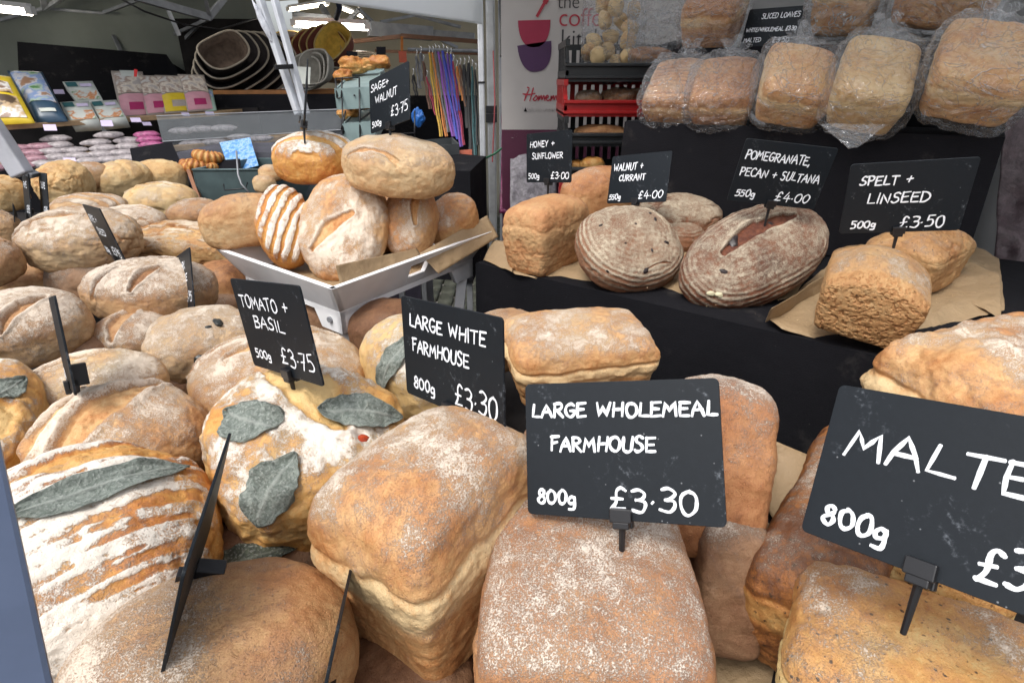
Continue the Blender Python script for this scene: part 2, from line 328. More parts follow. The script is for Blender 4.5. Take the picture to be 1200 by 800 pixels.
# positions, turns and sizes (metres, degrees) of the loaves: kind, centre, (yaw, pitch, roll), (length, width, height)
LOAVES = {
 'n1': ('tin', (-0.0649, 0.3948, 1.245), (57, 4, 0), (0.1722, 0.1272, 0.1883)),
 'n2': ('tin', (0.0592, 0.3391, 1.225), (86, 0, 0), (0.1944, 0.1609, 0.1193)),
 'n3': ('tin', (0.2103, 0.5205, 1.225), (74, -34, 0), (0.2195, 0.1063, 0.1823)),
 'n4': ('tin', (0.206, 0.4524, 1.16), (80, -25, 0), (0.1772, 0.0668, 0.1348)),
 'n5': ('tin', (0.1263, 0.345, 1.13), (80, 0, 0), (0.0907, 0.0764, 0.0721)),
 'n6': ('tin', (0.094, 0.7727, 1.235), (12, 0, 8), (0.2083, 0.1322, 0.11)),
 'n7': ('tin', (-0.0183, 0.8599, 1.22), (40, 0, 0), (0.1217, 0.0886, 0.0855)),
 'n8': ('cob', (-0.1222, 0.7447, 1.235), (40, 0, 10), (0.1616, 0.1804, 0.119)),
 'n9': ('cob', (-0.2194, 0.5363, 1.235), (35, 0, 22), (0.2021, 0.2141, 0.1215)),
 'n10': ('cob', (-0.3156, 0.7174, 1.225), (25, 0, 5), (0.2256, 0.195, 0.1072)),
 'n11': ('cob', (-0.4966, 0.8657, 1.215), (20, 0, 10), (0.1696, 0.1403, 0.0921)),
 'n12': ('bat', (-0.4343, 0.5501, 1.23), (20, 0, 15), (0.1768, 0.1582, 0.1093)),
 'n13': ('bat', (-0.5548, 0.698, 1.225), (5, 0, 5), (0.1742, 0.1211, 0.0846)),
 'n14': ('bat', (-0.6092, 0.5781, 1.225), (20, 0, 20), (0.1171, 0.2148, 0.1079)),
 'n15': ('bat', (-0.3693, 0.3878, 1.225), (38, 0, 20), (0.2168, 0.2084, 0.1297)),
 'n16': ('bat', (-0.2138, 0.2922, 1.215), (20, 0, 0), (0.1969, 0.1593, 0.1065)),
 'n17': ('bat', (-0.2592, 0.4648, 1.15), (20, 0, 0), (0.1778, 0.1318, 0.0909)),
 'n18': ('tin', (0.2872, 0.2766, 1.215), (60, 0, 0), (0.1271, 0.1808, 0.0904)),
 'n19': ('tin', (0.324, 0.4596, 1.18), (52, 0, 0), (0.3083, 0.1014, 0.1515)),
 'n20': ('tin', (0.3691, 0.4291, 1.19), (55, 0, 0), (0.1229, 0.166, 0.0782)),
 'n21': ('tin', (0.5607, 0.5838, 1.235), (15, 0, 10), (0.2371, 0.2071, 0.2111)),
 'n22': ('tin', (0.5731, 0.5144, 1.22), (25, 0, 10), (0.2759, 0.1549, 0.1018)),
 'n23': ('bat', (-0.0906, 0.3299, 1.14), (100, 0, 0), (0.1052, 0.1247, 0.0815)),
 'n24': ('bat', (-0.4023, 0.5721, 1.15), (60, 0, 0), (0.1017, 0.1031, 0.106)),
 'n25': ('tin', (0.1075, 0.6087, 1.17), (70, 0, 0), (0.1596, 0.1884, 0.0854)),
 'm1': ('bat', (-0.6644, 1.0281, 1.25), (6, 0, 12), (0.2306, 0.1433, 0.0948)),
 'm2': ('bat', (-0.923, 1.2418, 1.29), (12, 0, 12), (0.231, 0.1717, 0.1112)),
 'm3': ('bat', (-0.9459, 1.4507, 1.27), (-10, 0, 5), (0.1849, 0.1298, 0.0912)),
 'm4': ('bat', (-0.7979, 1.3972, 1.235), (-14, 0, 8), (0.3214, 0.1466, 0.0956)),
 'm5': ('bat', (-1.0327, 1.7542, 1.27), (-5, 0, 8), (0.2206, 0.1453, 0.1058)),
 'm6': ('bat', (-1.294, 2.0002, 1.2982), (35, 8, 8), (0.1785, 0.1386, 0.1121)),
 'm6b': ('bat', (-1.2262, 2.1056, 1.2892), (10, 0, 5), (0.175, 0.1384, 0.1135)),
 'm7': ('cob', (-1.333, 1.791, 1.3201), (10, 0, 10), (0.1406, 0.1637, 0.1186)),
 'm8': ('bat', (-1.1466, 1.6085, 1.279), (0, 0, 5), (0.1988, 0.1282, 0.0766)),
 'm9': ('bat', (-1.4883, 1.7268, 1.2988), (10, 0, 5), (0.1491, 0.1256, 0.1015)),
 'm10': ('bat', (-1.277, 1.4341, 1.2561), (5, 0, 5), (0.1229, 0.1098, 0.1009)),
 'm11': ('bat', (-1.041, 1.1144, 1.2755), (5, 0, 10), (0.1493, 0.1186, 0.0896)),
 'm12': ('bat', (-0.862, 1.6028, 1.2661), (5, 0, 10), (0.1478, 0.1044, 0.0723)),
 'm13': ('bat', (-0.5385, 1.1899, 1.34), (32, 3, 0), (0.1765, 0.0908, 0.1048)),
 'm14': ('bat', (-0.7845, 0.8754, 1.24), (10, 0, 14), (0.1865, 0.1482, 0.1012)),
 'm15': ('bat', (-0.907, 1.2368, 1.2), (15, 0, 0), (0.1943, 0.1585, 0.1275)),
 'm16': ('bat', (-0.6614, 0.9452, 1.19), (10, 0, 10), (0.1293, 0.1134, 0.0797)),
 'm17': ('bat', (-0.6265, 1.2229, 1.19), (20, 0, 0), (0.1367, 0.1411, 0.1007)),
 'm18': ('bat', (-1.0607, 1.2402, 1.19), (0, 0, 0), (0.1494, 0.1241, 0.0956)),
 'm19': ('bat', (-0.3426, 1.0865, 1.18), (10, 0, 0), (0.1504, 0.1242, 0.0768)),
 'm20': ('bat', (-0.2244, 0.9912, 1.19), (30, 0, 0), (0.1443, 0.1301, 0.0927)),
 'm21': ('bat', (-0.722, 0.8948, 1.18), (0, 0, 0), (0.1006, 0.0909, 0.0676)),
 'm22': ('bat', (-0.6321, 1.1818, 1.16), (10, 0, 0), (0.136, 0.1265, 0.0747)),
 'm23': ('bat', (-1.3625, 1.9533, 1.3159), (0, 0, 0), (0.1175, 0.098, 0.0845)),
 'm24': ('bat', (-0.7986, 1.9431, 1.293), (0, 0, 0), (0.0728, 0.059, 0.0562)),
 'm25': ('bat', (-0.8012, 2.008, 1.3158), (0, 0, 0), (0.0764, 0.0596, 0.0567)),
 'm26': ('bat', (-0.5199, 0.8487, 1.16), (10, 0, 0), (0.1029, 0.102, 0.0683)),
 't1': ('bat', (-0.4576, 1.1816, 1.33), (112, 50, 0), (0.1743, 0.1088, 0.0986)),
 't2': ('bat', (-0.3359, 1.1704, 1.33), (84, 52, 0), (0.2358, 0.1799, 0.1016)),
 't3': ('bat', (-0.2119, 1.216, 1.33), (80, 50, 0), (0.1633, 0.1131, 0.0969)),
 't4': ('bat', (-0.1319, 1.2921, 1.32), (60, 30, 0), (0.1316, 0.1061, 0.0895)),
 't5': ('bat', (-0.4195, 1.3002, 1.45), (5, 0, 8), (0.1719, 0.1301, 0.1011)),
 't6': ('bat', (-0.2206, 1.1788, 1.45), (-8, -6, 8), (0.2172, 0.1569, 0.1014)),
 't7': ('bat', (-0.3086, 1.3408, 1.3), (40, 0, 0), (0.2374, 0.1537, 0.121)),
 'r1': ('tin', (0.0707, 1.1786, 1.315), (52, 0, 0), (0.1812, 0.1091, 0.1453)),
 'r1b': ('bat', (0.2268, 1.5358, 1.33), (40, 0, 0), (0.2475, 0.1422, 0.1358)),
 'r2': ('cob', (0.2199, 1.0737, 1.315), (20, 0, 38), (0.2042, 0.1767, 0.0876)),
 'r3': ('cob', (0.3907, 1.3855, 1.31), (20, 0, 10), (0.2086, 0.1653, 0.0829)),
 'r3b': ('cob', (0.3718, 1.3045, 1.28), (20, 0, 0), (0.1082, 0.1139, 0.0606)),
 'r4': ('bat', (0.424, 1.0024, 1.3191), (21, 19, 41), (0.2878, 0.1653, 0.1002)),
 'r4b': ('tin', (0.763, 1.4466, 1.33), (70, 0, 0), (0.1947, 0.0965, 0.118)),
 'r5': ('tin', (0.5144, 0.7973, 1.3254), (60, 8, 9), (0.1444, 0.1334, 0.1096)),
 'r6': ('tin', (0.7376, 1.0424, 1.31), (40, 0, 0), (0.2144, 0.1321, 0.1037)),
 'w1': ('tin', (0.4075, 1.5838, 1.5678), (62, 34, 0), (0.1776, 0.134, 0.1072)),
 'w2': ('tin', (0.4968, 1.4979, 1.5714), (66, 34, 0), (0.1726, 0.1419, 0.1044)),
 'w3': ('tin', (0.6054, 1.3739, 1.5879), (70, 36, 12), (0.1714, 0.1447, 0.1096)),
 'w4': ('tin', (0.7084, 1.2656, 1.5905), (60, 36, 12), (0.1846, 0.1364, 0.1144)),
 'w5': ('tin', (0.8587, 1.1876, 1.6122), (55, 34, 12), (0.1948, 0.1611, 0.1132)),
 'w6': ('tin', (0.5524, 1.8216, 1.7577), (62, 18, 0), (0.2465, 0.1435, 0.1389)),
 'w7': ('tin', (0.8072, 1.6346, 1.7801), (62, 10, 0), (0.2426, 0.1461, 0.1522)),
 'w8': ('tin', (0.9488, 1.4749, 1.7657), (20, 0, 10), (0.2235, 0.1168, 0.1305)),
}
# centre and axes of the price signs
SIGNS = {
 'tomato': [[-0.2455, 0.5597, 1.364], [[0.7455, -0.1264, -0.6544], [-0.6469, 0.099, -0.7561], [0.1604, 0.987, -0.008]]],
 'white_farmhouse': [[-0.0581, 0.488, 1.3643], [[0.6896, -0.0147, -0.7241], [-0.7138, 0.1556, -0.6829], [0.1227, 0.9877, 0.0968]]],
 'wholemeal': [[0.0779, 0.3654, 1.3495], [[0.8995, -0.0192, -0.4365], [-0.3699, 0.498, -0.7843], [0.2324, 0.867, 0.4408]]],
 'malted': [[0.2508, 0.2724, 1.3846], [[0.5918, 0.3029, -0.747], [-0.7769, 0.4615, -0.4284], [0.215, 0.8339, 0.5084]]],
 'sage': [[-0.2348, 1.2103, 1.565], [[0.6604, -0.0074, -0.7509], [-0.7157, 0.2966, -0.6323], [0.2274, 0.955, 0.1906]]],
 'honey': [[0.0753, 1.2863, 1.4497], [[0.5866, -0.0087, -0.8098], [-0.8007, 0.1442, -0.5815], [0.1218, 0.9895, 0.0776]]],
 'walnut': [[0.2656, 1.2727, 1.4093], [[0.6913, 0.1128, -0.7137], [-0.705, 0.3217, -0.632], [0.1583, 0.9401, 0.3019]]],
 'pomegranate': [[0.435, 0.9781, 1.4582], [[0.9947, 0.101, -0.0212], [-0.0023, -0.1839, -0.9829], [-0.1031, 0.9777, -0.1827]]],
 'spelt': [[0.5354, 0.8106, 1.4527], [[0.96, -0.1471, -0.2382], [-0.2629, -0.1811, -0.9477], [0.0962, 0.9724, -0.2125]]],
 'sliced': [[0.6551, 1.6864, 1.7147], [[0.613, 0.1856, -0.768], [-0.7899, 0.1255, -0.6002], [-0.015, 0.9746, 0.2235]]],
 'e1': [[-0.7628, 1.0869, 1.3377], [[0.6989, -0.1749, -0.6935], [-0.7103, -0.0561, -0.7016], [0.0838, 0.983, -0.1634]]],
 'e2': [[-0.59, 1.014, 1.2688], [[0.604, -0.0566, -0.795], [-0.7301, 0.3607, -0.5804], [0.3196, 0.931, 0.1765]]],
 'e3': [[-0.4921, 0.5856, 1.3372], [[0.6383, -0.1054, -0.7625], [-0.7186, 0.2735, -0.6394], [0.276, 0.9561, 0.0988]]],
 'e4': [[-1.1665, 1.4352, 1.3466], [[0.6771, 0.0928, -0.73], [-0.7307, 0.2027, -0.6519], [0.0874, 0.9748, 0.2051]]],
 'e5': [[-1.3983, 1.7828, 1.2839], [[-0.5132, -0.0043, 0.8583], [0.8479, 0.1528, 0.5077], [-0.1333, 0.9882, -0.0748]]],
 'e6': [[-2.3857, 2.8205, 0.9619], [[-0.3953, 0.2964, 0.8694], [0.9146, 0.0393, 0.4024], [0.0851, 0.9543, -0.2866]]],
 'e7': [[-0.2232, 0.3251, 1.2941], [[-0.2348, 0.3437, 0.9093], [0.9716, 0.0559, 0.2297], [0.0281, 0.9374, -0.3471]]],
}
# ---------------------------------------------------------------- loaves
def loaf_geo(kind, dims, n, seed, slashes=(), rings=None, flour=.2, patch=.35, crust=.5, lump=1.0, top_flour=.5, stripes=None, crack=0, wrink=1.0, overhang=1.0, fside=0.0, round_top=0, band=1.0, streak=None, kk=None, slices=0, pits=0):
    """vertices in metres, centred; slashes are (u0,v0,u1,v1,width,depth) in plan units"""
    C, Q = cubesphere(n)
    Lx, Ly, Lz = dims; hx, hy, hz = Lx / 2, Ly / 2, Lz / 2
    k = kk if kk else 8.0 if kind == 'tin' else 2.35
    s = C / ((np.abs(C) ** k).sum(1) ** (1 / k))[:, None]
    V = s.copy()
    sc = min(dims) / .12
    if kind == 'tin':
        z = s[:, 2]
        t = (z + 1) / 2
        tap = .87 + .10 * sstep(0, .6, t)
        bulge = overhang * .035 * np.exp(-((z - .42) / .25) ** 2)
        V[:, 0] *= tap + bulge; V[:, 1] *= tap + bulge
        dome = (1 - np.abs(s[:, 0]) ** 2.6 * .30) * (1 - np.abs(s[:, 1]) ** 2.2 * .34)
        V[:, 2] = np.where(z > 0, z * (.45 + .55 * dome) if round_top < 1 else z * dome * (1 - .25 * np.abs(s[:, 1]) ** 2), z)
    else:
        z = s[:, 2]
        V[:, 2] = np.where(z < 0, -np.tanh(1.7 * np.abs(z)) / np.tanh(1.7), z * (1 - .06 * np.abs(s[:, 0]) ** 2))
        if kind == 'bat': V[:, 1] *= 1 - .16 * np.abs(s[:, 0]) ** 2.2
    V = V * np.array([hx, hy, hz])
    Nn = vnormals(V, Q)
    rs = np.random.RandomState(seed); o = rs.uniform(-50, 50, 3)
    P = V + 0
    d = lump * (.0055 * sc * fbm((P * 14) + o, 3, seed) + .0028 * sc * fbm(P * 48 + o, 3, seed + 5))
    wr = fbm(P * np.array([60, 110, 110]) + o, 3, seed + 9)
    d += wrink * .0013 * wr
    u, v = s[:, 0], s[:, 1]; top = sstep(.0, .45, Nn[:, 2])
    fl = flour + patch * fbm(P * 22 + o, 3, seed + 3) + top_flour * (sstep(-.1, .85, Nn[:, 2]) - .5)
    cr = np.full(len(V), crust) + .13 * fbm(P * 18 + o * 2, 2, seed + 4) + .10 * top - .05
    if kind == 'tin':
        zz = s[:, 2] + .12 * fbm(P * 30 + o, 3, seed + 11)
        bd = band * sstep(-.12, .08, zz) * sstep(.50, .30, zz) * (1 - top)
        cr -= .42 * bd; fl -= .30 * bd
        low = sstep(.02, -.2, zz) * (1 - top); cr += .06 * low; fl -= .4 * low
        d += overhang * -.0030 * sc * np.exp(-((zz - .44) / .06) ** 2) * (1 - top)
        d += overhang * .0022 * sc * np.exp(-((zz - .18) / .13) ** 2) * (1 + fbm(P * 45 + o, 3, seed + 2)) * (1 - top)
        d += .0016 * bd * fbm(P * 95 + o, 3, seed + 21)
        d += .0012 * low * fbm(P * np.array([40, 40, 160]) + o, 3, seed + 22)
    else:
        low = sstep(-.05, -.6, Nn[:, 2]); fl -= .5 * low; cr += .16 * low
        side = np.exp(-((s[:, 2] - .0) / .25) ** 2); cr -= .06 * side
    if fside: fl += fside * u
    for sl in slashes:
        u0, v0, u1, v1, w, dp = sl[:6]
        jit = .05 * fbm(P * 35 + o, 2, seed + 31)
        a = np.array([u0 * hx, v0 * hy]); b = np.array([u1 * hx, v1 * hy]); q = P[:, :2] - a
        e = b - a; t = np.clip((q @ e) / (e @ e), 0, 1)
        bow = .12 * np.sin(t * math.pi)
        nr = np.array([-e[1], e[0]]) / (np.linalg.norm(e) + 1e-9)
        cpt = np.outer(t, e) + np.outer(bow * np.linalg.norm(e) * .5, nr)
        dv = q - cpt; sdist = dv @ nr; dist = np.linalg.norm(dv, axis=1) / hy + jit
        ww = w * (.35 + .65 * np.sin(np.clip(t, .02, .98) * math.pi) ** .7)
        m = (1 - sstep(ww * .72, ww, dist)) * top
        d += -dp * m * .8 - dp * .8 * np.exp(-((dist - ww * .8) / (ww * .22)) ** 2) * top * (sdist > 0)
        d += dp * .45 * np.exp(-((dist - ww * 1.2) / (ww * .26)) ** 2) * top
        d += dp * .5 * m * fbm(P * np.array([90, 90, 90]) + o, 3, seed + 41)
        cr += (-.22 if len(sl) < 7 else sl[6]) * m; fl -= .9 * m
        cr += .22 * np.exp(-((dist - ww * 1.05) / (ww * .13)) ** 2) * top * (.5 + .5 * np.sign(sdist))
        fl += .18 * np.exp(-((dist - ww * 1.25) / (ww * .4)) ** 2) * top
    if stripes:
        ang, per, amp = stripes[:3]
        ca, sa = math.cos(R_(ang)), math.sin(R_(ang))
        ph = (P[:, 0] * ca + P[:, 1] * sa + .004 * fbm(P * 30 + o, 2, seed + 13) + .9 * (P[:, 0] * -sa + P[:, 1] * ca) ** 2) / per
        w = np.sin(2 * math.pi * ph) + .5 * fbm(P * 90 + o, 3, seed + 61) + .25 * fbm(P * 25 + o, 2, seed + 62)
        g = sstep(.1, .75, w) * top
        d += amp * (-g + .35 * sstep(-.2, -.9, w) * top); fl += -.75 * g + .25 * (1 - g) * top; cr -= .12 * g
    if rings:
        cu, cv, per, amp, seg = rings
        dx = np.maximum(np.abs(P[:, 0] - cu * hx) - seg * hx, 0); dy = (P[:, 1] - cv * hy)
        zr = P[:, 2] * .9
        r = np.sqrt(dx ** 2 + dy ** 2 + 0 * zr) + np.where(Nn[:, 2] < .6, (hz - P[:, 2]) * .55, 0) * (1 - top)
        r = np.sqrt(dx ** 2 + dy ** 2) + (hz * .9 - P[:, 2]) * .75 + .0022 * fbm(P * 30 + o, 2, seed + 15)
        w = np.cos(2 * math.pi * r / per)
        on = sstep(-.35, -.05, Nn[:, 2] + .2)
        on = on * sstep(-.35, .25, fbm(P * 16 + o, 2, seed + 71) + .12)
        on = on * (1 - .8 * sstep(.62, .93, Nn[:, 2]))
        d += amp * w * on * (.6 + .8 * fbm(P * 60 + o, 2, seed + 72)); fl += .3 * w * on + .12 * fbm(P * 120 + o, 2, seed + 73)
    if streak:
        ang, am = streak; ca, sa = math.cos(R_(ang)), math.sin(R_(ang))
        a_ = P[:, 0] * ca + P[:, 1] * sa; b_ = -P[:, 0] * sa + P[:, 1] * ca
        q = np.stack([a_ * 16, b_ * 165, P[:, 2] * 30], 1) + o
        w = fbm(q, 3, seed + 81) + .35 * fbm(P * 130 + o, 2, seed + 82); g = sstep(-.22, .10, w)
        fl += am * (g - .6) * 1.1; d += .0013 * g * top; cr += .08 * (1 - g)
    if crack:
        rg = 1 - np.abs(fbm(P * np.array([16, 34, 34]) + o, 3, seed + 51)) * 6
        rg = np.clip(rg, 0, 1) ** 1.5 * sstep(.0, .3, fbm(P * 9 + o, 2, seed + 52) + .15)
        d -= crack * .006 * rg; cr += .28 * rg; fl -= .5 * rg
    if slices:
        sl_ = np.abs(((P[:, 0] / slices) + .004 * fbm(P * 30, 2, seed)) % 1 - .5) * 2
        g = sstep(.80, .97, sl_); d -= .0022 * g; cr += .35 * g
    if pits:
        pt = sstep(.16, .34, fbm(P * 260 + o, 2, seed + 91)) * sstep(-.55, -.8, u) ; pm = sstep(-.6, -.85, u)
        d -= .0024 * pits * pt; cr += .35 * pt * pits; cr += .10 * pm; fl -= .8 * pm
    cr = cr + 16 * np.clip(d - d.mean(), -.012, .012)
    V = V + Nn * d[:, None]
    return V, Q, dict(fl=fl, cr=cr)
def rotm(rot):
    y, p, r = map(R_, rot)
    return Matrix.Rotation(y, 3, 'Z') @ Matrix.Rotation(-p, 3, 'Y') @ Matrix.Rotation(r, 3, 'X')
_seed = [100]
def loaf(key, mat, label, n=34, name='bread_loaf', cat='loaf of bread', group=None, parts=False, seed=None, **kw):
    kind, c, rot, dims = LOAVES[key]
    _seed[0] += 7
    V, Q, at_ = loaf_geo(kind, dims, n, seed or _seed[0], **kw)
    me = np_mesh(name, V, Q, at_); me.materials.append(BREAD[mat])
    M = Matrix.Translation(Vector(c)) @ rotm(rot).to_4x4()
    if parts:
        root = empty(name, label=label, cat=cat, group=group); root.matrix_world = M
        o = link('crust', me, parent=root); root['_v'] = 1
        del root['_v']
        return root, o
    o = link(name, me); o.matrix_world = M
    tag(o, label, cat, group)
    return o
def bvh_of(o):
    me = o.data
    return BVHTree.FromPolygons([v.co for v in me.vertices], [tuple(p.vertices) for p in me.polygons])
def on_surface(bvh, x, y, direction=None):
    if direction is None:
        r = bvh.ray_cast(Vector((x, y, .5)), Vector((0, 0, -1)))
    else:
        dv = Vector(direction).normalized(); r = bvh.ray_cast(Vector((x, y, 0)) + dv * .5, -dv)
    return (r[0], r[1]) if r[0] is not None else (Vector((x, y, 0)), Vector((0, 0, 1)))
def leaf_mat(name, a, b_, vein):
    m, nt, b = nmat(name)
    t = tex(nt, 110, 6, .75); t.inputs['Distortion'].default_value = 1.5; t2 = tex(nt, 420, 3)
    at_ = nt.nodes.new("ShaderNodeAttribute"); at_.attribute_name = "vein"
    c = mix(nt, smooth_(nt, t.outputs[0], .35, .65), a, b_)
    c = mix(nt, math_(nt, 'MULTIPLY', smooth_(nt, t2.outputs[0], .52, .7), .5), c, (.6, .62, .58))
    c = mix(nt, math_(nt, 'MULTIPLY', at_.outputs["Fac"], .75), c, vein)
    nt.links.new(c, b.inputs["Base Color"]); b.inputs["Roughness"].default_value = .75
    h = math_(nt, 'MULTIPLY_ADD', at_.outputs["Fac"], .6, t2.outputs[0]); h = math_(nt, 'MULTIPLY_ADD', t.outputs[0], 2.5, h)
    bump(nt, b, h, .9, .0022); return m
LEAF = leaf_mat("baked_leaf", (.15, .18, .155), (.33, .37, .33), (.46, .49, .45))
LEAF_DARK = leaf_mat("dark_baked_leaf", (.05, .06, .05), (.12, .14, .10), (.25, .27, .22))
def leaf(root, bvh, cx, cy, ang, ln, wd, mat=None, curl=.002, seed=1, direction=None):
    nu, nv = 34, 14; mat = mat or LEAF
    V = []; vein = []
    ca, sa = math.cos(R_(ang)), math.sin(R_(ang))
    rs = random.Random(seed); ph = rs.uniform(0, 6)
    for i in range(nu + 1):
        t = i / nu; w = wd / 2 * (math.sin(math.pi * min(1, t * 1.02) ** .85) ** .75 if 0 < t < 1 else 0) * (1 + .06 * math.sin(t * 23 + ph)) + .0004
        for j in range(nv + 1):
            s = (j / nv * 2 - 1); x = (t - .5) * ln; y = s * w + .08 * ln * math.sin(t * 3 + ph) * .5
            X = cx + x * ca - y * sa; Y = cy + x * sa + y * ca
            p, nr = on_surface(bvh, X, Y, direction)
            sv = abs(((t * 8 - abs(s) * 2.2) % 1) - .5) * 2
            ve = max(max(0, 1 - abs(s) / .07), .55 * max(0, 1 - sv / .16) * (abs(s) > .05))
            wav = .0011 * math.sin(t * 31 + s * 3 + ph) + .0009 * math.sin(s * 9 + t * 12 + ph * 2)
            hh = .0016 + curl * (abs(s) ** 2.5 + .5 * abs(2 * t - 1) ** 4) + wav * (.3 + abs(s)) + .0007 * ve
            V.append(p + nr * max(hh, .0006)); vein.append(ve)
    Q = [(i * (nv + 1) + j, (i + 1) * (nv + 1) + j, (i + 1) * (nv + 1) + j + 1, i * (nv + 1) + j + 1) for i in range(nu) for j in range(nv)]
    me = np_mesh('leaf', np.array([tuple(p) for p in V]), np.array(Q), dict(vein=np.array(vein)))
    o = link('leaf', me, mat, root)
    m = o.modifiers.new("thick", 'SOLIDIFY'); m.thickness = .0006; m.offset = 0
    return o
def bit(root, bvh, cx, cy, size, mat, name='tomato_piece', seed=1, direction=None, sx=1.6, ang=30):
    C, Q = cubesphere(6); s = C / np.linalg.norm(C, axis=1)[:, None]
    s = s * np.array([sx, 1, .55]) * size * (1 + .35 * fbm(s * 2 + seed, 2, seed))[:, None]
    p, nr = on_surface(bvh, cx, cy, direction)
    q = nr.to_track_quat('Z', 'Y').to_matrix() @ Matrix.Rotation(R_(ang), 3, 'Z')
    V = np.array([tuple(q @ Vector(v) + p) for v in s])
    return link(name, np_mesh(name, V, Q), mat, root)

# ---------------------------------------------------------------- handwriting
G = {
'A': (.8, "0,0 .12,.4 .4,1 .62,.45 .78,0|.12,.36 .66,.4"), 'B': (.68, ".05,0 .05,1|~.0,.98 .4,1 .55,.8 .4,.56 .1,.53|~.1,.53 .5,.5 .63,.27 .45,.04 .02,0"),
'C': (.7, "~.66,.86 .45,1 .2,.9 .04,.55 .12,.18 .38,0 .68,.12"), 'D': (.74, ".06,0 .06,1|~.0,1 .4,.96 .7,.68 .68,.3 .42,.04 .0,0"),
'E': (.66, ".08,1 .04,.5 .04,0 .62,.02|.04,.98 .62,1|.06,.52 .5,.54"), 'F': (.62, ".08,1 .06,.5 .04,0|.02,.96 .62,1|.06,.5 .48,.54"),
'G': (.76, "~.64,.88 .42,1 .14,.86 .04,.45 .2,.08 .48,.02 .68,.2|.68,.2 .7,.46 .4,.44"), 'H': (.78, ".06,1 .04,0|.7,1 .68,0|.04,.5 .7,.54"),
'I': (.24, ".12,1 .1,0"), 'K': (.7, ".06,1 .04,0|.62,.98 .08,.46 .66,0"), 'L': (.62, ".08,1 .04,.04 .62,.02"),
'M': (.92, "0,0 .14,.98 .42,.36 .72,1 .86,0"), 'N': (.78, ".04,0 .08,1 .64,.04 .7,1"), 'O': (.8, "~.4,1 .12,.84 .04,.45 .2,.06 .46,0 .72,.25 .74,.65 .58,.93 .36,.99"),
'P': (.66, ".05,0 .08,1|~.02,.97 .42,1 .62,.78 .46,.52 .08,.46"), 'R': (.72, ".05,0 .07,1|~.02,.97 .44,1 .6,.78 .42,.56 .1,.5|.18,.5 .68,0"),
'S': (.64, "~.58,.9 .36,1 .12,.86 .16,.62 .44,.48 .56,.26 .4,.03 .14,.0 .0,.12"), 'T': (.7, "0,.96 .7,1|.36,.98 .34,0"),
'U': (.74, "~.06,1 .04,.5 .12,.12 .36,0 .58,.14 .66,.5 .68,1"), 'V': (.72, ".02,1 .34,0 .7,1"), 'W': (1.0, ".0,1 .2,.02 .44,.76 .68,.02 .92,1"),
'X': (.7, ".04,1 .66,0|.64,1 .02,0"), 'Y': (.7, ".02,1 .34,.5|.68,1 .34,.5 .28,0"), 'y': (.6, "~.04,.5 .08,.2 .3,.12 .48,.25|~.52,.5 .5,.1 .4,-.3 .12,-.32"),
'0': (.66, "~.34,.98 .1,.8 .04,.45 .16,.06 .4,0 .6,.24 .62,.64 .5,.92 .3,.99"), '3': (.6, "~.06,.92 .3,1 .54,.84 .48,.62 .22,.53|~.22,.53 .52,.48 .58,.22 .38,.0 .04,.06"),
'4': (.66, ".34,1 .04,.34 .64,.36|.46,.66 .42,0"), '5': (.6, ".56,1 .14,.98 .1,.58|~.1,.58 .4,.62 .56,.36 .42,.06 .04,.02"), '7': (.58, ".02,.96 .56,1 .2,0|.1,.48 .46,.5"),
'8': (.62, "~.5,.86 .3,1 .1,.84 .18,.6 .42,.46 .54,.22 .36,0 .12,.06 .06,.28 .3,.52 .48,.7 .5,.88"), '9': (.6, "~.5,.9 .2,1 .06,.75 .3,.55 .5,.75 .5,.4 .42,0"),
'g': (.6, "~.46,.5 .24,.6 .06,.42 .14,.16 .4,.2 .48,.46|~.5,.56 .5,.1 .42,-.26 .08,-.26"), '.': (.22, ".08,.34 .12,.36"), ',': (.26, ".12,.05 .04,-.2"),
'+': (.62, ".02,.5 .58,.52|.3,.8 .28,.2"), '£': (.7, "~.6,.86 .42,1 .26,.8 .24,.3 .04,.02|.04,.02 .6,.04|.06,.46 .48,.5"), ' ': (.5, ""), '/': (.5, ".4,1 .02,0"),
}
def spline(p):
    out = []
    for i in range(len(p) - 1):
        a = p[max(i - 1, 0)]; b = p[i]; c = p[i + 1]; d = p[min(i + 2, len(p) - 1)]
        for k in range(5):
            t = k / 5
            out.append(tuple(.5 * ((2 * b[j]) + (-a[j] + c[j]) * t + (2 * a[j] - 5 * b[j] + 4 * c[j] - d[j]) * t * t + (-a[j] + 3 * b[j] - 3 * c[j] + d[j]) * t ** 3) for j in (0, 1)))
    out.append(p[-1]); return out
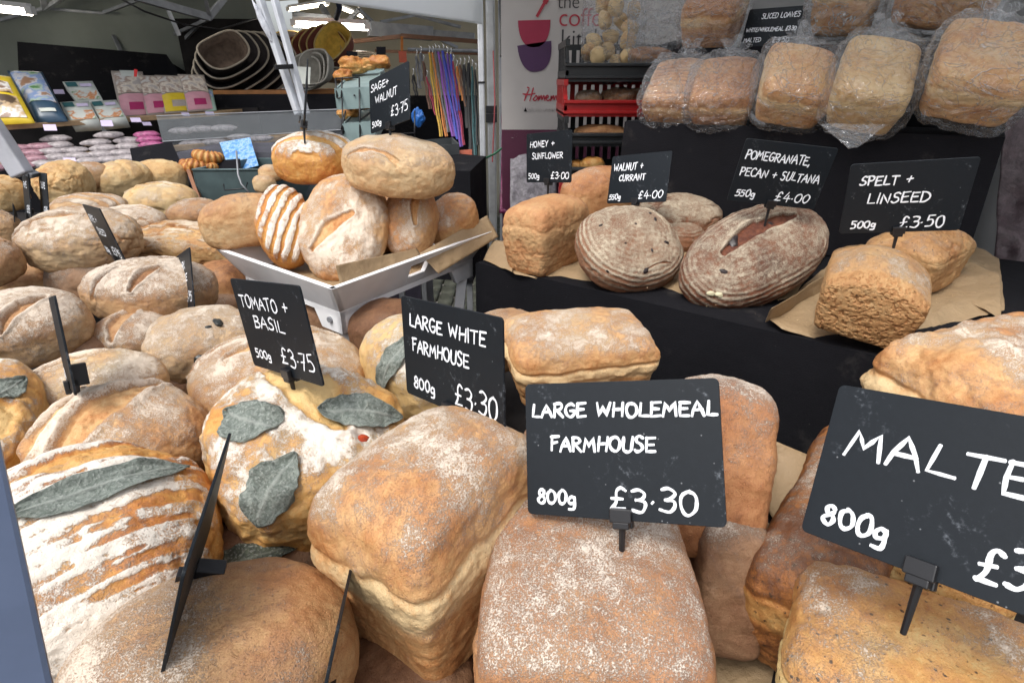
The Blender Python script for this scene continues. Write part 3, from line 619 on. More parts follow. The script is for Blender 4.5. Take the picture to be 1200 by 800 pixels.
def ribbon(mb, pts, w, z, rnd):
    n = len(pts)
    if n < 2: return
    P = [Vector((*p, 0)) for p in pts]
    L_, R2 = [], []; ph_ = rnd.uniform(0, 6)
    for i in range(n):
        d = (P[min(i + 1, n - 1)] - P[max(i - 1, 0)]); d = d.normalized() if d.length > 1e-9 else Vector((1, 0, 0))
        nr = Vector((-d.y, d.x, 0)); ww = w / 2 * (1 + .16 * math.sin(i * .55 + ph_) + rnd.uniform(-.08, .08)) * (.82 if i in (0, n - 1) else 1)
        L_.append(P[i] + nr * ww); R2.append(P[i] - nr * ww)
    d0 = (P[0] - P[1]).normalized(); d1 = (P[-1] - P[-2]).normalized()
    def cap(c, d):
        a0 = math.atan2(d.y, d.x); return [c + Vector((math.cos(a0 + t), math.sin(a0 + t), 0)) * w / 2 for t in (-1.0, -.4, .4, 1.0)]
    poly = R2 + cap(P[-1], d1) + L_[::-1] + cap(P[0], d0)
    b = []
    v = [(p.x, p.y, z) for p in L_] + [(p.x, p.y, z) for p in R2]
    f = [(i, n + i, n + i + 1, i + 1) for i in range(n - 1)]
    c1 = cap(P[-1], d1); c0 = cap(P[0], d0); m = len(v)
    v += [(p.x, p.y, z) for p in c1]; f.append((n - 1, 2 * n - 1, m, m + 1, m + 2, m + 3))
    m = len(v); v += [(p.x, p.y, z) for p in c0]; f.append((n, 0, m, m + 1, m + 2, m + 3))
    mb.add(v, f)
def write(mb, text, x0, x1, y, h, w, z, seed=0, slope=0):
    """handwritten strokes: baseline y, cap height h, spread between x0 and x1"""
    rnd = random.Random(seed)
    ws = [G[c][0] + .14 for c in text]; tot = sum(ws) - .14
    sx = (x1 - x0) / tot; x = x0; k = 0
    for c, cw in zip(text, ws):
        jy = rnd.uniform(-.05, .05) * h; js = 1 + rnd.uniform(-.08, .08); sh = rnd.uniform(-.02, .1)
        for st in G[c][1].split('|'):
            if not st: continue
            cur = st[0] == '~'; pts = [tuple(map(float, q.split(','))) for q in st.lstrip('~').split()]
            pts = [(a + rnd.uniform(-.025, .025), b + rnd.uniform(-.03, .03)) for a, b in pts]
            if cur: pts = spline(pts)
            else:
                q2 = []
                for a, b in zip(pts[:-1], pts[1:]): q2 += [a, ((a[0] + b[0]) / 2, (a[1] + b[1]) / 2)]
                pts = q2 + [pts[-1]]
            pts = [(x + (a + sh * b) * sx, y + jy + b * h * js + slope * (x - x0)) for a, b in pts]
            ribbon(mb, pts, w, z + k * 3e-5, rnd); k += 1
        x += cw * sx
m_, nt_, b_ = nmat("slate_board")
t1_ = tex(nt_, 18, 6, .75); t2_ = tex(nt_, 160, 4, .7); t3_ = tex(nt_, 900, 2)
sm_ = math_(nt_, 'MULTIPLY', smooth_(nt_, t1_.outputs[0], .55, .68), smooth_(nt_, t2_.outputs[0], .5, .72))
c_ = mix(nt_, t2_.outputs[0], (.006, .0085, .012), (.010, .014, .019))
c_ = mix(nt_, math_(nt_, 'MULTIPLY', sm_, .5), c_, (.42, .46, .52))
v_ = tex(nt_, 95, typ="ShaderNodeTexVoronoi"); sp_ = math_(nt_, 'MULTIPLY', smooth_(nt_, v_.outputs["Distance"], .07, .03), .35)
c_ = mix(nt_, sp_, c_, (.5, .52, .55))
nt_.links.new(c_, b_.inputs["Base Color"]); b_.inputs["Roughness"].default_value = .5; b_.inputs["Specular IOR Level"].default_value = .28
bump(nt_, b_, t3_.outputs[0], .15, .0003)
SLATE = m_
CHALK = plain("chalk_ink", (.84, .87, .92), .7, var=.06, scale=300)
BLACKPL = plain("black_plastic", (.012, .012, .014), .38, bmp=.05, spec=.5)
def rounded(w, h, r, n=5):
    out = []
    for cx, cy, a0 in ((w / 2 - r, h / 2 - r, 0), (-w / 2 + r, h / 2 - r, 90), (-w / 2 + r, -h / 2 + r, 180), (w / 2 - r, -h / 2 + r, 270)):
        for k in range(n): a = R_(a0 + 90 * k / (n - 1)); out.append((cx + r * math.cos(a), cy + r * math.sin(a)))
    return out
def price_sign(key, lines, label, w=.148, h=.1015, pin=.035, pen=.0024, clipx=0.0, group=None, name='price_sign', jaw=0):
    c, Rm = SIGNS[key]
    root = empty(name, c, Matrix(Rm), label, 'price sign', group)
    mb = MB(); th = .0022
    pts = [Vector((a, b, -th)) for a, b in rounded(w, h, .004)]
    mb.slab(pts, th, (0, 0, 1)); mb.build('board', SLATE, root, bevel=.0004)
    for i, (tx, x0, x1, y, hh) in enumerate(lines):
        mb = MB(); write(mb, tx, (x0 - .5) * w, (x1 - .5) * w, (y - .5) * h, hh * h * .82, pen * .82, .0003, seed=hash_(tx) + i)
        mb.build('lettering', CHALK, root)
    x = clipx * w
    mb = MB()
    mb.box((x, -h / 2 + .004, .0028), (.016, .010, .0048)); mb.box((x, -h / 2 + .002, -.0055), (.014, .016, .006)); mb.box((x, -h / 2 - .003, -.001), (.012, .005, .012))
    mb.box((x, -h / 2 + .012, -.010), (.010, .012, .004)); (mb.box((x, -h / 2 + .014, jaw * .5), (.014, .024, abs(jaw))) if jaw else None); mb.build('clip', BLACKPL, root, bevel=.0008)
    dn = Matrix(Rm).transposed() @ Vector((0, 0, -1))
    a = Vector((x, -h / 2 - .004, -.001)); mb = MB(); mb.tube([a, a + dn * pin * .6 + Vector((0, -pin * .4, 0))], [.0026, .0018], 8); mb.build('pin', BLACKPL, root)
    return root
def hash_(s): return sum((i + 1) * ord(c) for i, c in enumerate(s))
# ================================================================ ground, tables, canopies (large structure)
def paving_mat():
    m, nt, b = nmat("worn_paving")
    t = tex(nt, 3, 5); t2 = tex(nt, 60, 4)
    br = nt.nodes.new("ShaderNodeTexBrick"); nt.links.new(nt.nodes["TC"].outputs["Object"], br.inputs["Vector"])
    br.inputs["Scale"].default_value = 4; br.inputs["Color1"].default_value = (.26, .25, .23, 1); br.inputs["Color2"].default_value = (.34, .33, .31, 1); br.inputs["Mortar"].default_value = (.12, .115, .1, 1)
    c = mix(nt, math_(nt, 'MULTIPLY', t.outputs[0], .6), br.outputs[0], (.2, .19, .18)); nt.links.new(c, b.inputs["Base Color"])
    b.inputs["Roughness"].default_value = .8; bump(nt, b, math_(nt, 'ADD', t2.outputs[0], br.outputs["Fac"]), .3, .004); return m
PAVE = paving_mat()
mb = MB(); mb.add([(-80, -40, 0), (80, -40, 0), (80, 120, 0), (-80, 120, 0)], [(0, 1, 2, 3)])
ground = mb.build('ground', PAVE); tag(ground, kind='structure')
SETT = plain("granite_sett", (.062, .066, .05), .75, var=.35, scale=9, bmp=.6, bscale=90, bdist=.003)
C_, Q_ = cubesphere(3); s_ = C_ / ((np.abs(C_) ** 8).sum(1) ** (1 / 8))[:, None]
sett_me = [np_mesh('sett', s_ * np.array([.058, .1, .035]) * (1 + .05 * fbm(s_ * 2, 2, k))[:, None], Q_) for k in range(4)]
for me in sett_me: me.materials.append(SETT)
rnd = random.Random(4)
for i in range(14):
    for j in range(17):
        x = -1.02 + i * .125 + (j % 2) * .0; y = 3.7 + j * .215 + (i % 2) * .1
        o = link('sett', sett_me[rnd.randrange(4)], parent=ground, loc=(x, y, .006 + rnd.uniform(-.004, .004))); o.rotation_euler = (0, 0, rnd.uniform(-.04, .04))

def cloth_mat(name, col):
    m, nt, b = nmat(name); t = tex(nt, 5, 4); t2 = tex(nt, 500, 3); v = tex(nt, 60, typ="ShaderNodeTexVoronoi"); w = tex(nt, 9, 5, .7)
    c = mix(nt, t.outputs[0], col, tuple(x * 2.2 for x in col))
    lint = math_(nt, 'MULTIPLY', smooth_(nt, v.outputs["Distance"], .06, .02), smooth_(nt, w.outputs[0], .5, .6))
    c = mix(nt, math_(nt, 'MULTIPLY', lint, .5), c, (.35, .33, .3)); c = mix(nt, math_(nt, 'MULTIPLY', smooth_(nt, w.outputs[0], .56, .75), .05), c, (.5, .45, .4))
    nt.links.new(c, b.inputs["Base Color"]); b.inputs["Roughness"].default_value = .92; b.inputs["Specular IOR Level"].default_value = .15
    h = math_(nt, 'MULTIPLY_ADD', t2.outputs[0], .15, math_(nt, 'MULTIPLY', t.outputs[0], 1.5)); bump(nt, b, h, .6, .01); return m
CLOTH_B = cloth_mat("black_cloth", (.005, .005, .0065))
CLOTH_D = plain("dark_table_cloth", (.02, .018, .018), .9, var=.4, scale=6, bmp=.4, bscale=500, spec=.15)
CANVAS_G = plain("grey_green_canvas", (.22, .24, .21), .85, var=.12, scale=2.2, bmp=.2, bscale=60)
CANVAS_C = plain("cream_canvas", (.50, .46, .36), .85, var=.14, scale=2.2, bmp=.2, bscale=60)
WHITE_C = plain("white_canvas", (.78, .80, .82), .8, var=.04, scale=3, bmp=.15, bscale=80)
ALU = plain("aluminium_pole", (.66, .68, .72), .38, .35, var=.1, scale=15, bmp=.05)
STEEL = plain("grey_steel", (.26, .27, .29), .5, .3, var=.2, scale=12, bmp=.08)
WOOD = plain("pale_shelf_wood", (.36, .24, .13), .6, var=.25, scale=14, bmp=.2)
ORANGEW = plain("orange_shelf_wood", (.48, .20, .06), .55, var=.2, scale=12)
WHITEP = plain("white_painted_wood", (.88, .88, .89), .5, var=.04, scale=25, bmp=.12, bscale=150)
def canvas_mat(name, col, tl):
    m, nt, b = nmat(name); out = nt.nodes["Material Output"]; b.inputs["Base Color"].default_value = (*col, 1); b.inputs["Roughness"].default_value = .8
    t = tex(nt, 60, 3); bump(nt, b, t.outputs[0], .2, .002)
    tr = nt.nodes.new("ShaderNodeBsdfTranslucent"); tr.inputs[0].default_value = (*col, 1)
    ms = nt.nodes.new("ShaderNodeMixShader"); ms.inputs[0].default_value = tl; nt.links.new(b.outputs[0], ms.inputs[1]); nt.links.new(tr.outputs[0], ms.inputs[2]); nt.links.new(ms.outputs[0], out.inputs[0]); return m
WHITE_C = canvas_mat("white_translucent_canvas", (.95, .97, .98), .4)
PAPER = None
def paper_mat(name, col):
    m, nt, b = nmat(name)
    t = tex(nt, 9, 4, .6); t2 = tex(nt, 35, 3); t3 = tex(nt, 700, 2)
    c = mix(nt, t.outputs[0], tuple(x * .85 for x in col), tuple(min(1, x * 1.12) for x in col)); nt.links.new(c, b.inputs["Base Color"])
    b.inputs["Roughness"].default_value = .62
    try: b.inputs["Subsurface Weight"].default_value = 0
    except Exception: pass
    a = math_(nt, 'ABSOLUTE', math_(nt, 'SUBTRACT', t.outputs[0], .5)); cr_ = smooth_(nt, a, .03, .0)
    h = math_(nt, 'MULTIPLY_ADD', t3.outputs[0], .1, t2.outputs[0]); h = math_(nt, 'MULTIPLY_ADD', cr_, .06, h); bump(nt, b, h, .7, .008); return m
PAPER = paper_mat("brown_greaseproof_paper", (.34, .235, .13))
def prism(name, poly, z0, z1, mat, parent=None):
    mb = MB(); n = len(poly)
    v = [(x, y, z0) for x, y in poly] + [(x, y, z1) for x, y in poly]
    mb.add(v, [tuple(range(n - 1, -1, -1)), tuple(range(n, 2 * n))] + [(i, (i + 1) % n, n + (i + 1) % n, n + i) for i in range(n)])
    return mb.build(name, mat, parent)
def drape(name, p0, p1, z1, z0, mat, parent, amp=.008, per=.09, seed=0, nx=120, nz=24, flare=.02):
    """cloth skirt hanging from p0-p1 (plan) with folds"""
    p0 = np.array(p0); p1 = np.array(p1); e = p1 - p0; Ln = np.linalg.norm(e); nr = np.array([e[1], -e[0]]) / Ln
    V = []; 
    for j in range(nz + 1):
        t = j / nz
        for i in range(nx + 1):
            s = i / nx * Ln
            w = math.sin(2 * math.pi * s / per + 1.3 * math.sin(s * 9 + seed)) * amp * min(1, t * 3) * (.6 + .4 * math.sin(s * 5.1 + seed))
            q = p0 + e * (i / nx) + nr * (w + flare * t + .003)
            V.append((q[0], q[1], z1 + (z0 - z1) * t))
    Q = [(j * (nx + 1) + i, j * (nx + 1) + i + 1, (j + 1) * (nx + 1) + i + 1, (j + 1) * (nx + 1) + i) for j in range(nz) for i in range(nx)]
    return link(name, np_mesh(name, np.array(V), np.array(Q)), mat, parent)

# near bread table
near = empty('bread_table', (0, 0, 0), label='long dark cloth covered table under the heaped loaves in front', cat='table')
prism('table_top', [(-2.3, .02), (.98, .02), (.98, .30), (.50, .69), (-.08, 1.10), (-.36, 1.27), (-.52, 2.1), (-.9, 2.5), (-2.3, 2.5)], 1.055, 1.085, CLOTH_D, near)
prism('cloth_skirt', [(-2.27, .05), (.95, .05), (.95, .29), (.48, .66), (-.1, 1.07), (-.39, 1.25), (-.55, 2.08), (-.92, 2.46), (-2.27, 2.46)], 0.02, 1.053, CLOTH_D, near)
# right display table
A2 = Vector((-.075, 1.200)); B2 = Vector((.86, .47)); dirF = (B2 - A2).normalized(); nb = Vector((-dirF.y, dirF.x))
disp = empty('display_table', (0, 0, 0), label='raised display table under smooth black cloth holding the seeded loaves', cat='table')
dp = [tuple(A2), tuple(B2), tuple(B2 + nb * .75), tuple(A2 + nb * .62)]
prism('table_top', dp, 1.20, 1.247, CLOTH_B, disp)
drape('cloth_skirt', tuple(A2), tuple(B2), 1.246, .02, CLOTH_B, disp, amp=.012, per=.19)
drape('cloth_side', tuple(A2 + nb * .62), tuple(A2), 1.246, .02, CLOTH_B, disp, amp=.012, per=.13, seed=3)
# riser
TL = at(733, 150, d=1.50); TR = at(1186, 137, d=1.06); zr = 1.503
tl = Vector((TL.x, TL.y)); tr = Vector((TR.x, TR.y)); dr = (tr - tl).normalized(); nr_ = Vector((-dr.y, dr.x))
ris = empty('display_riser', (0, 0, 0), label='upper black cloth covered riser step carrying the bagged loaves', cat='riser')
prism('step', [tuple(tl), tuple(tr), tuple(tr + nr_ * .62), tuple(tl + nr_ * .62)], 1.25, zr, CLOTH_B, ris)
drape('cloth_skirt', tuple(tl - nr_ * .004), tuple(tr - nr_ * .004), zr - .001, 1.25, CLOTH_B, ris, amp=.004, per=.15, seed=5, flare=.03)
prism('back_step', [tuple(tl + nr_ * .2 + dr * .02), tuple(tr + nr_ * .2), tuple(tr + nr_ * .6), tuple(tl + nr_ * .6 + dr * .02)], zr, zr + .17, CLOTH_B, ris)

# tent walls and canopies
def sheet(name, pts, mat, nx=24, ny=16, amp=.02, seed=0, parent=None, th=.0, freq=3):
    """slack fabric between four corners"""
    a, b, c, d = [np.array(p) for p in pts]
    u, v = np.meshgrid(np.linspace(0, 1, nx + 1), np.linspace(0, 1, ny + 1)); u = u.ravel()[:, None]; v = v.ravel()[:, None]
    V = a * (1 - u) * (1 - v) + b * u * (1 - v) + c * u * v + d * (1 - u) * v
    nrm = np.cross(b - a, d - a); nrm = nrm / np.linalg.norm(nrm)
    w = fbm(V * freq + seed * 3.1, 3, seed)
    V = V + nrm * (w * amp)[:, None]
    Q = np.array([(j * (nx + 1) + i, j * (nx + 1) + i + 1, (j + 1) * (nx + 1) + i + 1, (j + 1) * (nx + 1) + i) for j in range(ny) for i in range(nx)])
    o = link(name, np_mesh(name, V, Q), mat, parent)
    m = o.modifiers.new("thick", 'SOLIDIFY'); m.thickness = th or .002
    return o
tent = empty('market_tent', (0, 0, 0), label='grey green market tent with steel roof trusses over the pet stall', cat='tent')
sheet('back_wall', [(-7.0, 5.6, 0), (-2.1, 5.6, 0), (-2.1, 5.6, 2.35), (-7.0, 5.6, 2.35)], CANVAS_G, parent=tent, amp=.05)
sheet('side_wall', [(-7.0, 2.2, 0), (-7.0, 5.6, 0), (-7.0, 5.6, 2.35), (-7.0, 2.2, 2.35)], CANVAS_G, parent=tent, amp=.05)
sheet('roof_panel', [(-7.0, 5.6, 2.3), (-2.0, 5.6, 2.3), (-2.9, 4.2, 3.1), (-5.6, 4.2, 3.1)], CANVAS_G, parent=tent, amp=.05)
sheet('roof_panel', [(-5.6, 4.2, 3.1), (-2.9, 4.2, 3.1), (-1.55, 3.0, 2.35), (-6.6, 3.0, 2.35)], CANVAS_G, parent=tent, amp=.05)
tent2 = empty('market_tent', (0, 0, 0), label='cream market tent lit by tube lamps over the dog lead display', cat='tent')
sheet('back_wall', [(-2.4, 7.6, 0), (1.2, 7.6, 0), (1.2, 7.6, 2.5), (-2.4, 7.6, 2.5)], CANVAS_C, parent=tent2, amp=.06, seed=2)
sheet('roof_panel', [(-3.2, 7.6, 2.4), (1.2, 7.6, 2.4), (.4, 5.6, 3.3), (-2.4, 5.6, 3.3)], CANVAS_C, parent=tent2, amp=.06, seed=3)
sheet('roof_panel', [(-2.4, 5.6, 3.3), (.4, 5.6, 3.3), (.7, 3.9, 2.4), (-2.4, 3.9, 2.55)], CANVAS_C, parent=tent2, amp=.05, seed=4)
sheet('roof_panel', [(-3.3, 7.6, 2.4), (-2.4, 5.6, 3.3), (-2.4, 5.0, 3.0), (-3.4, 5.0, 2.3)], CANVAS_C, parent=tent2, amp=.04, seed=5)
def bars(parent, mat, name, lst, r=.012):
    for q in lst:
        (x0, y0, d0), (x1, y1, d1) = q[:2]; rr = q[2] if len(q) > 2 else r
        mb = MB(); mb.bar(at(x0, y0, d=d0), at(x1, y1, d=d1), rr * 2); mb.build(name, mat, parent, bevel=.002)
bars(tent, STEEL, 'truss_bar', [((-20, 29, 5.0), (212, 45, 5.2), .03), ((133, 42, 5.0), (142, 62, 5.0), .014), ((52, 10, 4.6), (48, -15, 4.2), .02),
    ((52, 11, 4.6), (100, -20, 4.0), .014), ((0, 24, 4.8), (52, 10, 4.6), .012), ((150, -6, 3.9), (246, 21, 4.3), .024), ((246, 21, 4.3), (270, -10, 4.3), .02),
    ((246, 21, 4.3), (238, -12, 4.1), .012), ((122, 15, 4.7), (200, -14, 4.4), .012), ((52, 10, 4.7), (122, 16, 4.8), .010), ((246, 22, 4.4), (205, 40, 4.9), .012), ((215, 48, 4.9), (262, -2, 4.4), .012)])
bars(tent, ALU, 'brace_pole', [((197, 12, 4.4), (210, 42, 4.5), .012), ((258, 112, 4.4), (268, 142, 4.3), .010)])
bars(tent2, STEEL, 'truss_bar', [((345, 22, 5.0), (386, 26, 5.0), .05), ((431, 34, 5.4), (506, 40, 5.6), .06), ((506, 40, 5.6), (556, 44, 5.6), .035), ((398, 34, 5.3), (421, 12, 5.2), .018), ((421, 12, 5.2), (450, 38, 5.6), .014),
    ((344, 48, 5.3), (364, 32, 5.3), .014), ((446, 26, 5.5), (486, 18, 5.7), .014), ((486, 18, 5.7), (540, 32, 5.8), .014), ((506, 42, 5.8), (536, 56, 6.0), .014), ((420, 8, 5.2), (460, -6, 5.3), .014), ((376, 6, 5.1), (388, 26, 5.1), .02)])
BROWNR = plain("rusty_rail", (.16, .075, .04), .6)
bars(tent2, BROWNR, 'rail', [((404, 50, 5.5), (470, 43, 5.4), .018), ((470, 42, 5.4), (560, 49, 5.4), .018), ((440, 60, 5.6), (560, 63, 5.4), .014)])

cb = MB(); cb.tube([at(136, -4, d=4.0), at(170, 14, d=4.1), at(215, 29, d=4.3), at(258, 35, d=4.5), at(300, 22, d=4.6)], .007, 6); o = cb.build('cable', BLACKPL, None, smooth=True); tag(o, 'dark cable sagging under the grey green tent roof', 'cable')
cb = MB(); cb.tube([at(395, -4, d=4.4), at(398, 10, d=4.5), at(394, 22, d=4.6)], .022, 8); o = cb.build('strap', plain("navy_cloth_strap", (.015, .02, .05), .8), None, smooth=True); tag(o, 'dark blue cloth strap tied to the cream tent frame', 'strap')
# tube lamps (lit in the photograph)
LAMP = emit("lit_tube", (1.0, .93, .80), 14); LAMP2 = emit("lit_tube_far", (1.0, .86, .62), 7)
for lab, p0, p1, r, mt in (("bright tube lamp hanging in the cream tent above the yellow dog bed", (345, 29, 4.9), (431, 33, 4.9), .022, LAMP),
                       ("thin tube lamp under the cream roof nearest the leaning poles", (338, 12, 5.2), (384, 5, 5.2), .014, LAMP2),
                       ("short sloping tube lamp right of the dark hanging strap", (400, 10, 5.2), (425, 20, 5.4), .012, LAMP2),
                       ("tube lamp in the top left corner above the yellow pet food bag", (-20, 9, 4.2), (36, 15, 4.2), .022, LAMP),
                       ("small yellowish lamp glowing above the brown nested dog beds", (267, 29, 5.0), (288, 26, 5.0), .012, LAMP2),
                       ("short lamp between the black tags beside the pastry rack", (418, 65, 5.3), (430, 66, 5.3), .016, LAMP2)):
    a = at(*p0[:2], d=p0[2]); b = at(*p1[:2], d=p1[2]); root = empty('tube_lamp', a, label=lab, cat='lamp')
    mb = MB(); mb.tube([a - a, b - a], r, 10); mb.build('tube', mt, root, smooth=True)
    mb = MB(); mb.bar(Vector((0, 0, r * 1.9)), b - a + Vector((0, 0, r * 1.9)), r * 2.2, r * 1.4); mb.build('housing', WHITEP, root)
    for e in (Vector((0, 0, 0)), b - a):
        mb = MB(); mb.box(e + Vector((0, 0, r * .6)), (r * 2.2, r * 2.2, r * 2.4)); mb.build('end_cap', WHITEP, root)
# warm spot on the rail
# white canopy of this stall, its valance and poles
can = empty('stall_canopy', (0, 0, 0), label='white stall canopy with straight valance at the top edge', cat='canopy')
vr = at(566, 29, d=3.35); vl = at(380, -2, d=2.35); zv = vr.z; vdir = Vector((vr.x - vl.x, vr.y - vl.y, 0)).normalized()
vl2 = vr - vdir * 2.6; vl2.z = zv; vr.z = zv
up_ = Vector((0, 0, .22))
sheet('valance', [vl2, vr, vr + up_, vl2 + up_], WHITE_C, parent=can, amp=.006, freq=4, th=.003)
apex = Vector((1.0, 2.0, 2.9)); vr3 = Vector((3.2, 1.9, zv + .22)); ap2 = Vector((1.6, .9, 2.9)); vr4 = Vector((3.4, -.2, zv + .22))
CANVAS_R = canvas_mat("pale_stall_canvas", (.84, .85, .86), .6); CANVAS_W = canvas_mat("grey_stall_wall", (.42, .42, .42), .35)
k1 = Vector((-.30, 2.25, zv + .22)); 
sheet('roof_panel', [k1, vr + up_, Vector((3.6, 3.3, zv + .22)), apex], CANVAS_R, parent=can, amp=.02, seed=8)
sheet('roof_panel', [k1, apex, ap2, Vector((.45, .75, zv + .22))], CANVAS_R, parent=can, amp=.02, seed=9)
sheet('roof_panel', [Vector((.45, .75, zv + .22)), ap2, vr4, Vector((1.3, -.3, zv + .22))], CANVAS_R, parent=can, amp=.02, seed=10)
sheet('roof_panel', [apex, Vector((3.6, 3.3, zv + .22)), vr4, ap2], CANVAS_R, parent=can, amp=.02, seed=10)
sheet('back_wall', [(.02, 3.30, 0), (3.6, 3.30, 0), (3.6, 3.30, zv + .24), (.02, 3.30, zv + .24)], CANVAS_W, parent=can, amp=.04, seed=11)
sheet('side_wall', [(2.3, -.2, 0), (2.6, 3.3, 0), (2.6, 3.3, zv + .24), (2.3, -.2, zv + .24)], CANVAS_W, parent=can, amp=.04, seed=12)
def pole(px0, py0, px1, d, w, lab, mat=ALU, collars=()):
    top = at(px0, py0, d=d); x = top.x; y = top.y
    root = empty('tent_pole', (x, y, 0), label=lab, cat='pole')
    mb = MB(); mb.bar((0, 0, 0), (0, 0, top.z), w, w, up=(0, 1, 0)); mb.build('shaft', mat, root, bevel=w * .18)
    for (py, hh) in collars:
        z = at(px0, py, d=d).z; mb = MB(); mb.box((0, 0, z), (w * 1.3, w * 1.3, hh)); mb.build('collar', BLACKPL, root, bevel=.002)
    mb = MB(); mb.box((0, 0, .004), (w * 2.4, w * 2.4, .008)); mb.build('foot', STEEL, root)
    return root
pole(562, -20, 562, 3.34, .034, "bright aluminium tent pole with a thin black clip beside the dog leads", ALU, ((97, .012),))
pole(574, -20, 574, 3.2, .05, "thicker dull grey tent pole between the bright pole and the banner", plain("dull_aluminium", (.36, .37, .38), .45, .5), ((142, .05), (131, .04)))
pole(586, -20, 586, 3.1, .022, "narrow grey pole touching the left edge of the banner", STEEL)
# leaning folded legs at the left
lean = empty('folding_frame', (0, 0, 0), label='pair of leaning silver frame poles in front of the dog beds', cat='tent frame')
for (x0, x1, w) in ((300, 350, .034), (318, 359, .030)):
    mb = MB(); mb.bar(at(x0, -14, d=2.6), at(x1, 134, d=2.75), w, w * .8); mb.build('pole', ALU, lean, bevel=.004)
mb = MB(); mb.bar(at(322, 79, d=2.63), at(343, 78, d=2.67), .03, .02); mb.build('clip', BLACKPL, lean, bevel=.003)
WRAPP = plain("white_plastic_wrap", (.62, .64, .70), .35, var=.15, bmp=.8, bscale=30, bdist=.01)
C0, Q0 = cubesphere(14); s0 = C0 / np.linalg.norm(C0, axis=1)[:, None]; s0 = s0 * np.array([.013, .013, .09]) * (1 + .3 * fbm(s0 * 3, 3, 4))[:, None]
o = link('cloth_wrap', np_mesh('cloth_wrap', s0, Q0), WRAPP, lean); o.location = at(309, 28, d=2.62); o.rotation_euler = (0, R_(-20), 0)

# foreground frame post bottom left, and the bar end at the left edge
PAINTB = plain("lavender_grey_metal", (.13, .165, .25), .35, .55, var=.06, scale=30, bmp=.04)
fp = empty('frame_post', (0, 0, 0), label='blurred bluish grey metal frame post cutting the bottom left corner', cat='frame post')
a = at(-31, 520, d=.34); b = at(28, 850, d=.24)
mb = MB(); mb.bar(a, b, .026, .02, up=(0, 1, 0)); mb.build('shaft', PAINTB, fp, bevel=.003)
mb = MB(); mb.box(b + (b - a).normalized() * .004, (.034, .03, .012)); mb.build('foot', PAINTB, fp)
fb = empty('support_bar', (0, 0, 0), label='pale grey sloping square bar ending above the leftmost loaves', cat='support bar')
mb = MB(); mb.bar(at(-30, 118, d=1.30), at(27, 205, d=1.36), .042, .03, up=(0, 1, 0)); mb.build('bar', plain("pale_painted_bar", (.42, .43, .47), .5, .1), fb, bevel=.004)
mb = MB(); mb.bar(at(22, 196, d=1.36), at(42, 206, d=1.37), .03, .012); mb.build('end_bracket', STEEL, fb, bevel=.002)

# ================================================================ pet stall at the back left
def quad(lst): return [at(x, y, d=d) for x, y, d in lst]
def panel(name, lst, th, mat, lab=None, cat=None, parent=None, bevel=0, push=(0, 1, 0)):
    mb = MB(); p = quad(lst); n = (p[1] - p[0]).cross(p[2] - p[0]).normalized()
    if n.y < 0: n = -n
    mb.slab(p, th, n); o = mb.build(name, mat, parent, bevel=bevel); tag(o, lab, cat); return o
panel('backdrop_cloth', [(20, 49, 4.6), (195, 64, 4.9), (214, 92, 4.9), (222, 260, 4.9), (30, 260, 4.6)], .02, CLOTH_B, 'black cloth backdrop hung behind the pet food shelf', 'backdrop cloth')
panel('backdrop_cloth', [(205, 44, 5.1), (262, 40, 5.2), (300, 62, 5.3), (335, 112, 5.3), (560, 112, 5.3), (560, 300, 5.3), (190, 300, 5.0)], .02, CLOTH_B, 'black cloth hung behind the dog beds and the leads', 'backdrop cloth')
shelf = empty('shelf_rack', (0, 0, 0), label='two tier wooden shelf rack of pet food packets', cat='shelf')
def plank(name, x0, y0, d0, x1, y1, d1, dep, th, mat, parent):
    a = at(x0, y0, d=d0); b = at(x1, y1, d=d1); b.z = b.z; bk = Vector((0, dep, 0))
    mb = MB(); mb.slab([a, b, b + bk, a + bk], -th, (0, 0, 1)); return mb.build(name, mat, parent, bevel=.003)
DS0, DS1 = 3.0, 3.7
plank('shelf_board', -40, 149, DS0 - .1, 256, 131, DS1, .42, .026, WOOD, shelf)
plank('shelf_board', -60, 198, DS0 - .4, 158, 178, DS1 - .35, .42, .03, WOOD, shelf)
plank('shelf_board', 195, 172, 3.35, 330, 160, 3.7, .42, .03, WOOD, shelf)
for x, d in ((-20, 3.3), (120, 3.75), (245, 4.1)):
    t = at(x, 138, d=d); mb = MB(); mb.bar((t.x, t.y, 0), (t.x, t.y, t.z), .03); mb.build('upright', STEEL, shelf)
prism('back_board', [(-4.6, 3.55), (-1.75, 4.35), (-1.75, 4.37), (-4.6, 3.57)], 0, 1.42, CLOTH_D, shelf)
prism('plinth_cloth', [(-4.6, 2.75), (-2.05, 3.35), (-2.05, 3.9), (-4.6, 3.5)], 0, 1.16, CLOTH_B, shelf)
def picture_mat(name, cols, scale=40):
    m, nt, b = nmat(name)
    t = tex(nt, scale, 3, .5); t2 = tex(nt, scale * .6, 2, .4); t2.inputs["Scale"].default_value = scale * .55
    ramp = nt.nodes.new("ShaderNodeValToRGB"); ramp.color_ramp.interpolation = 'EASE'; e = ramp.color_ramp.elements
    e[0].position = .36; e[0].color = (*cols[0], 1); e[1].position = .64; e[1].color = (*cols[-1], 1)
    for i, c in enumerate(cols[1:-1]): x = e.new(.36 + .28 * (i + 1) / (len(cols) - 1)); x.color = (*c, 1)
    nt.links.new(t.outputs[0], ramp.inputs[0]); nt.links.new(ramp.outputs[0], b.inputs["Base Color"]); b.inputs["Roughness"].default_value = .4; return m
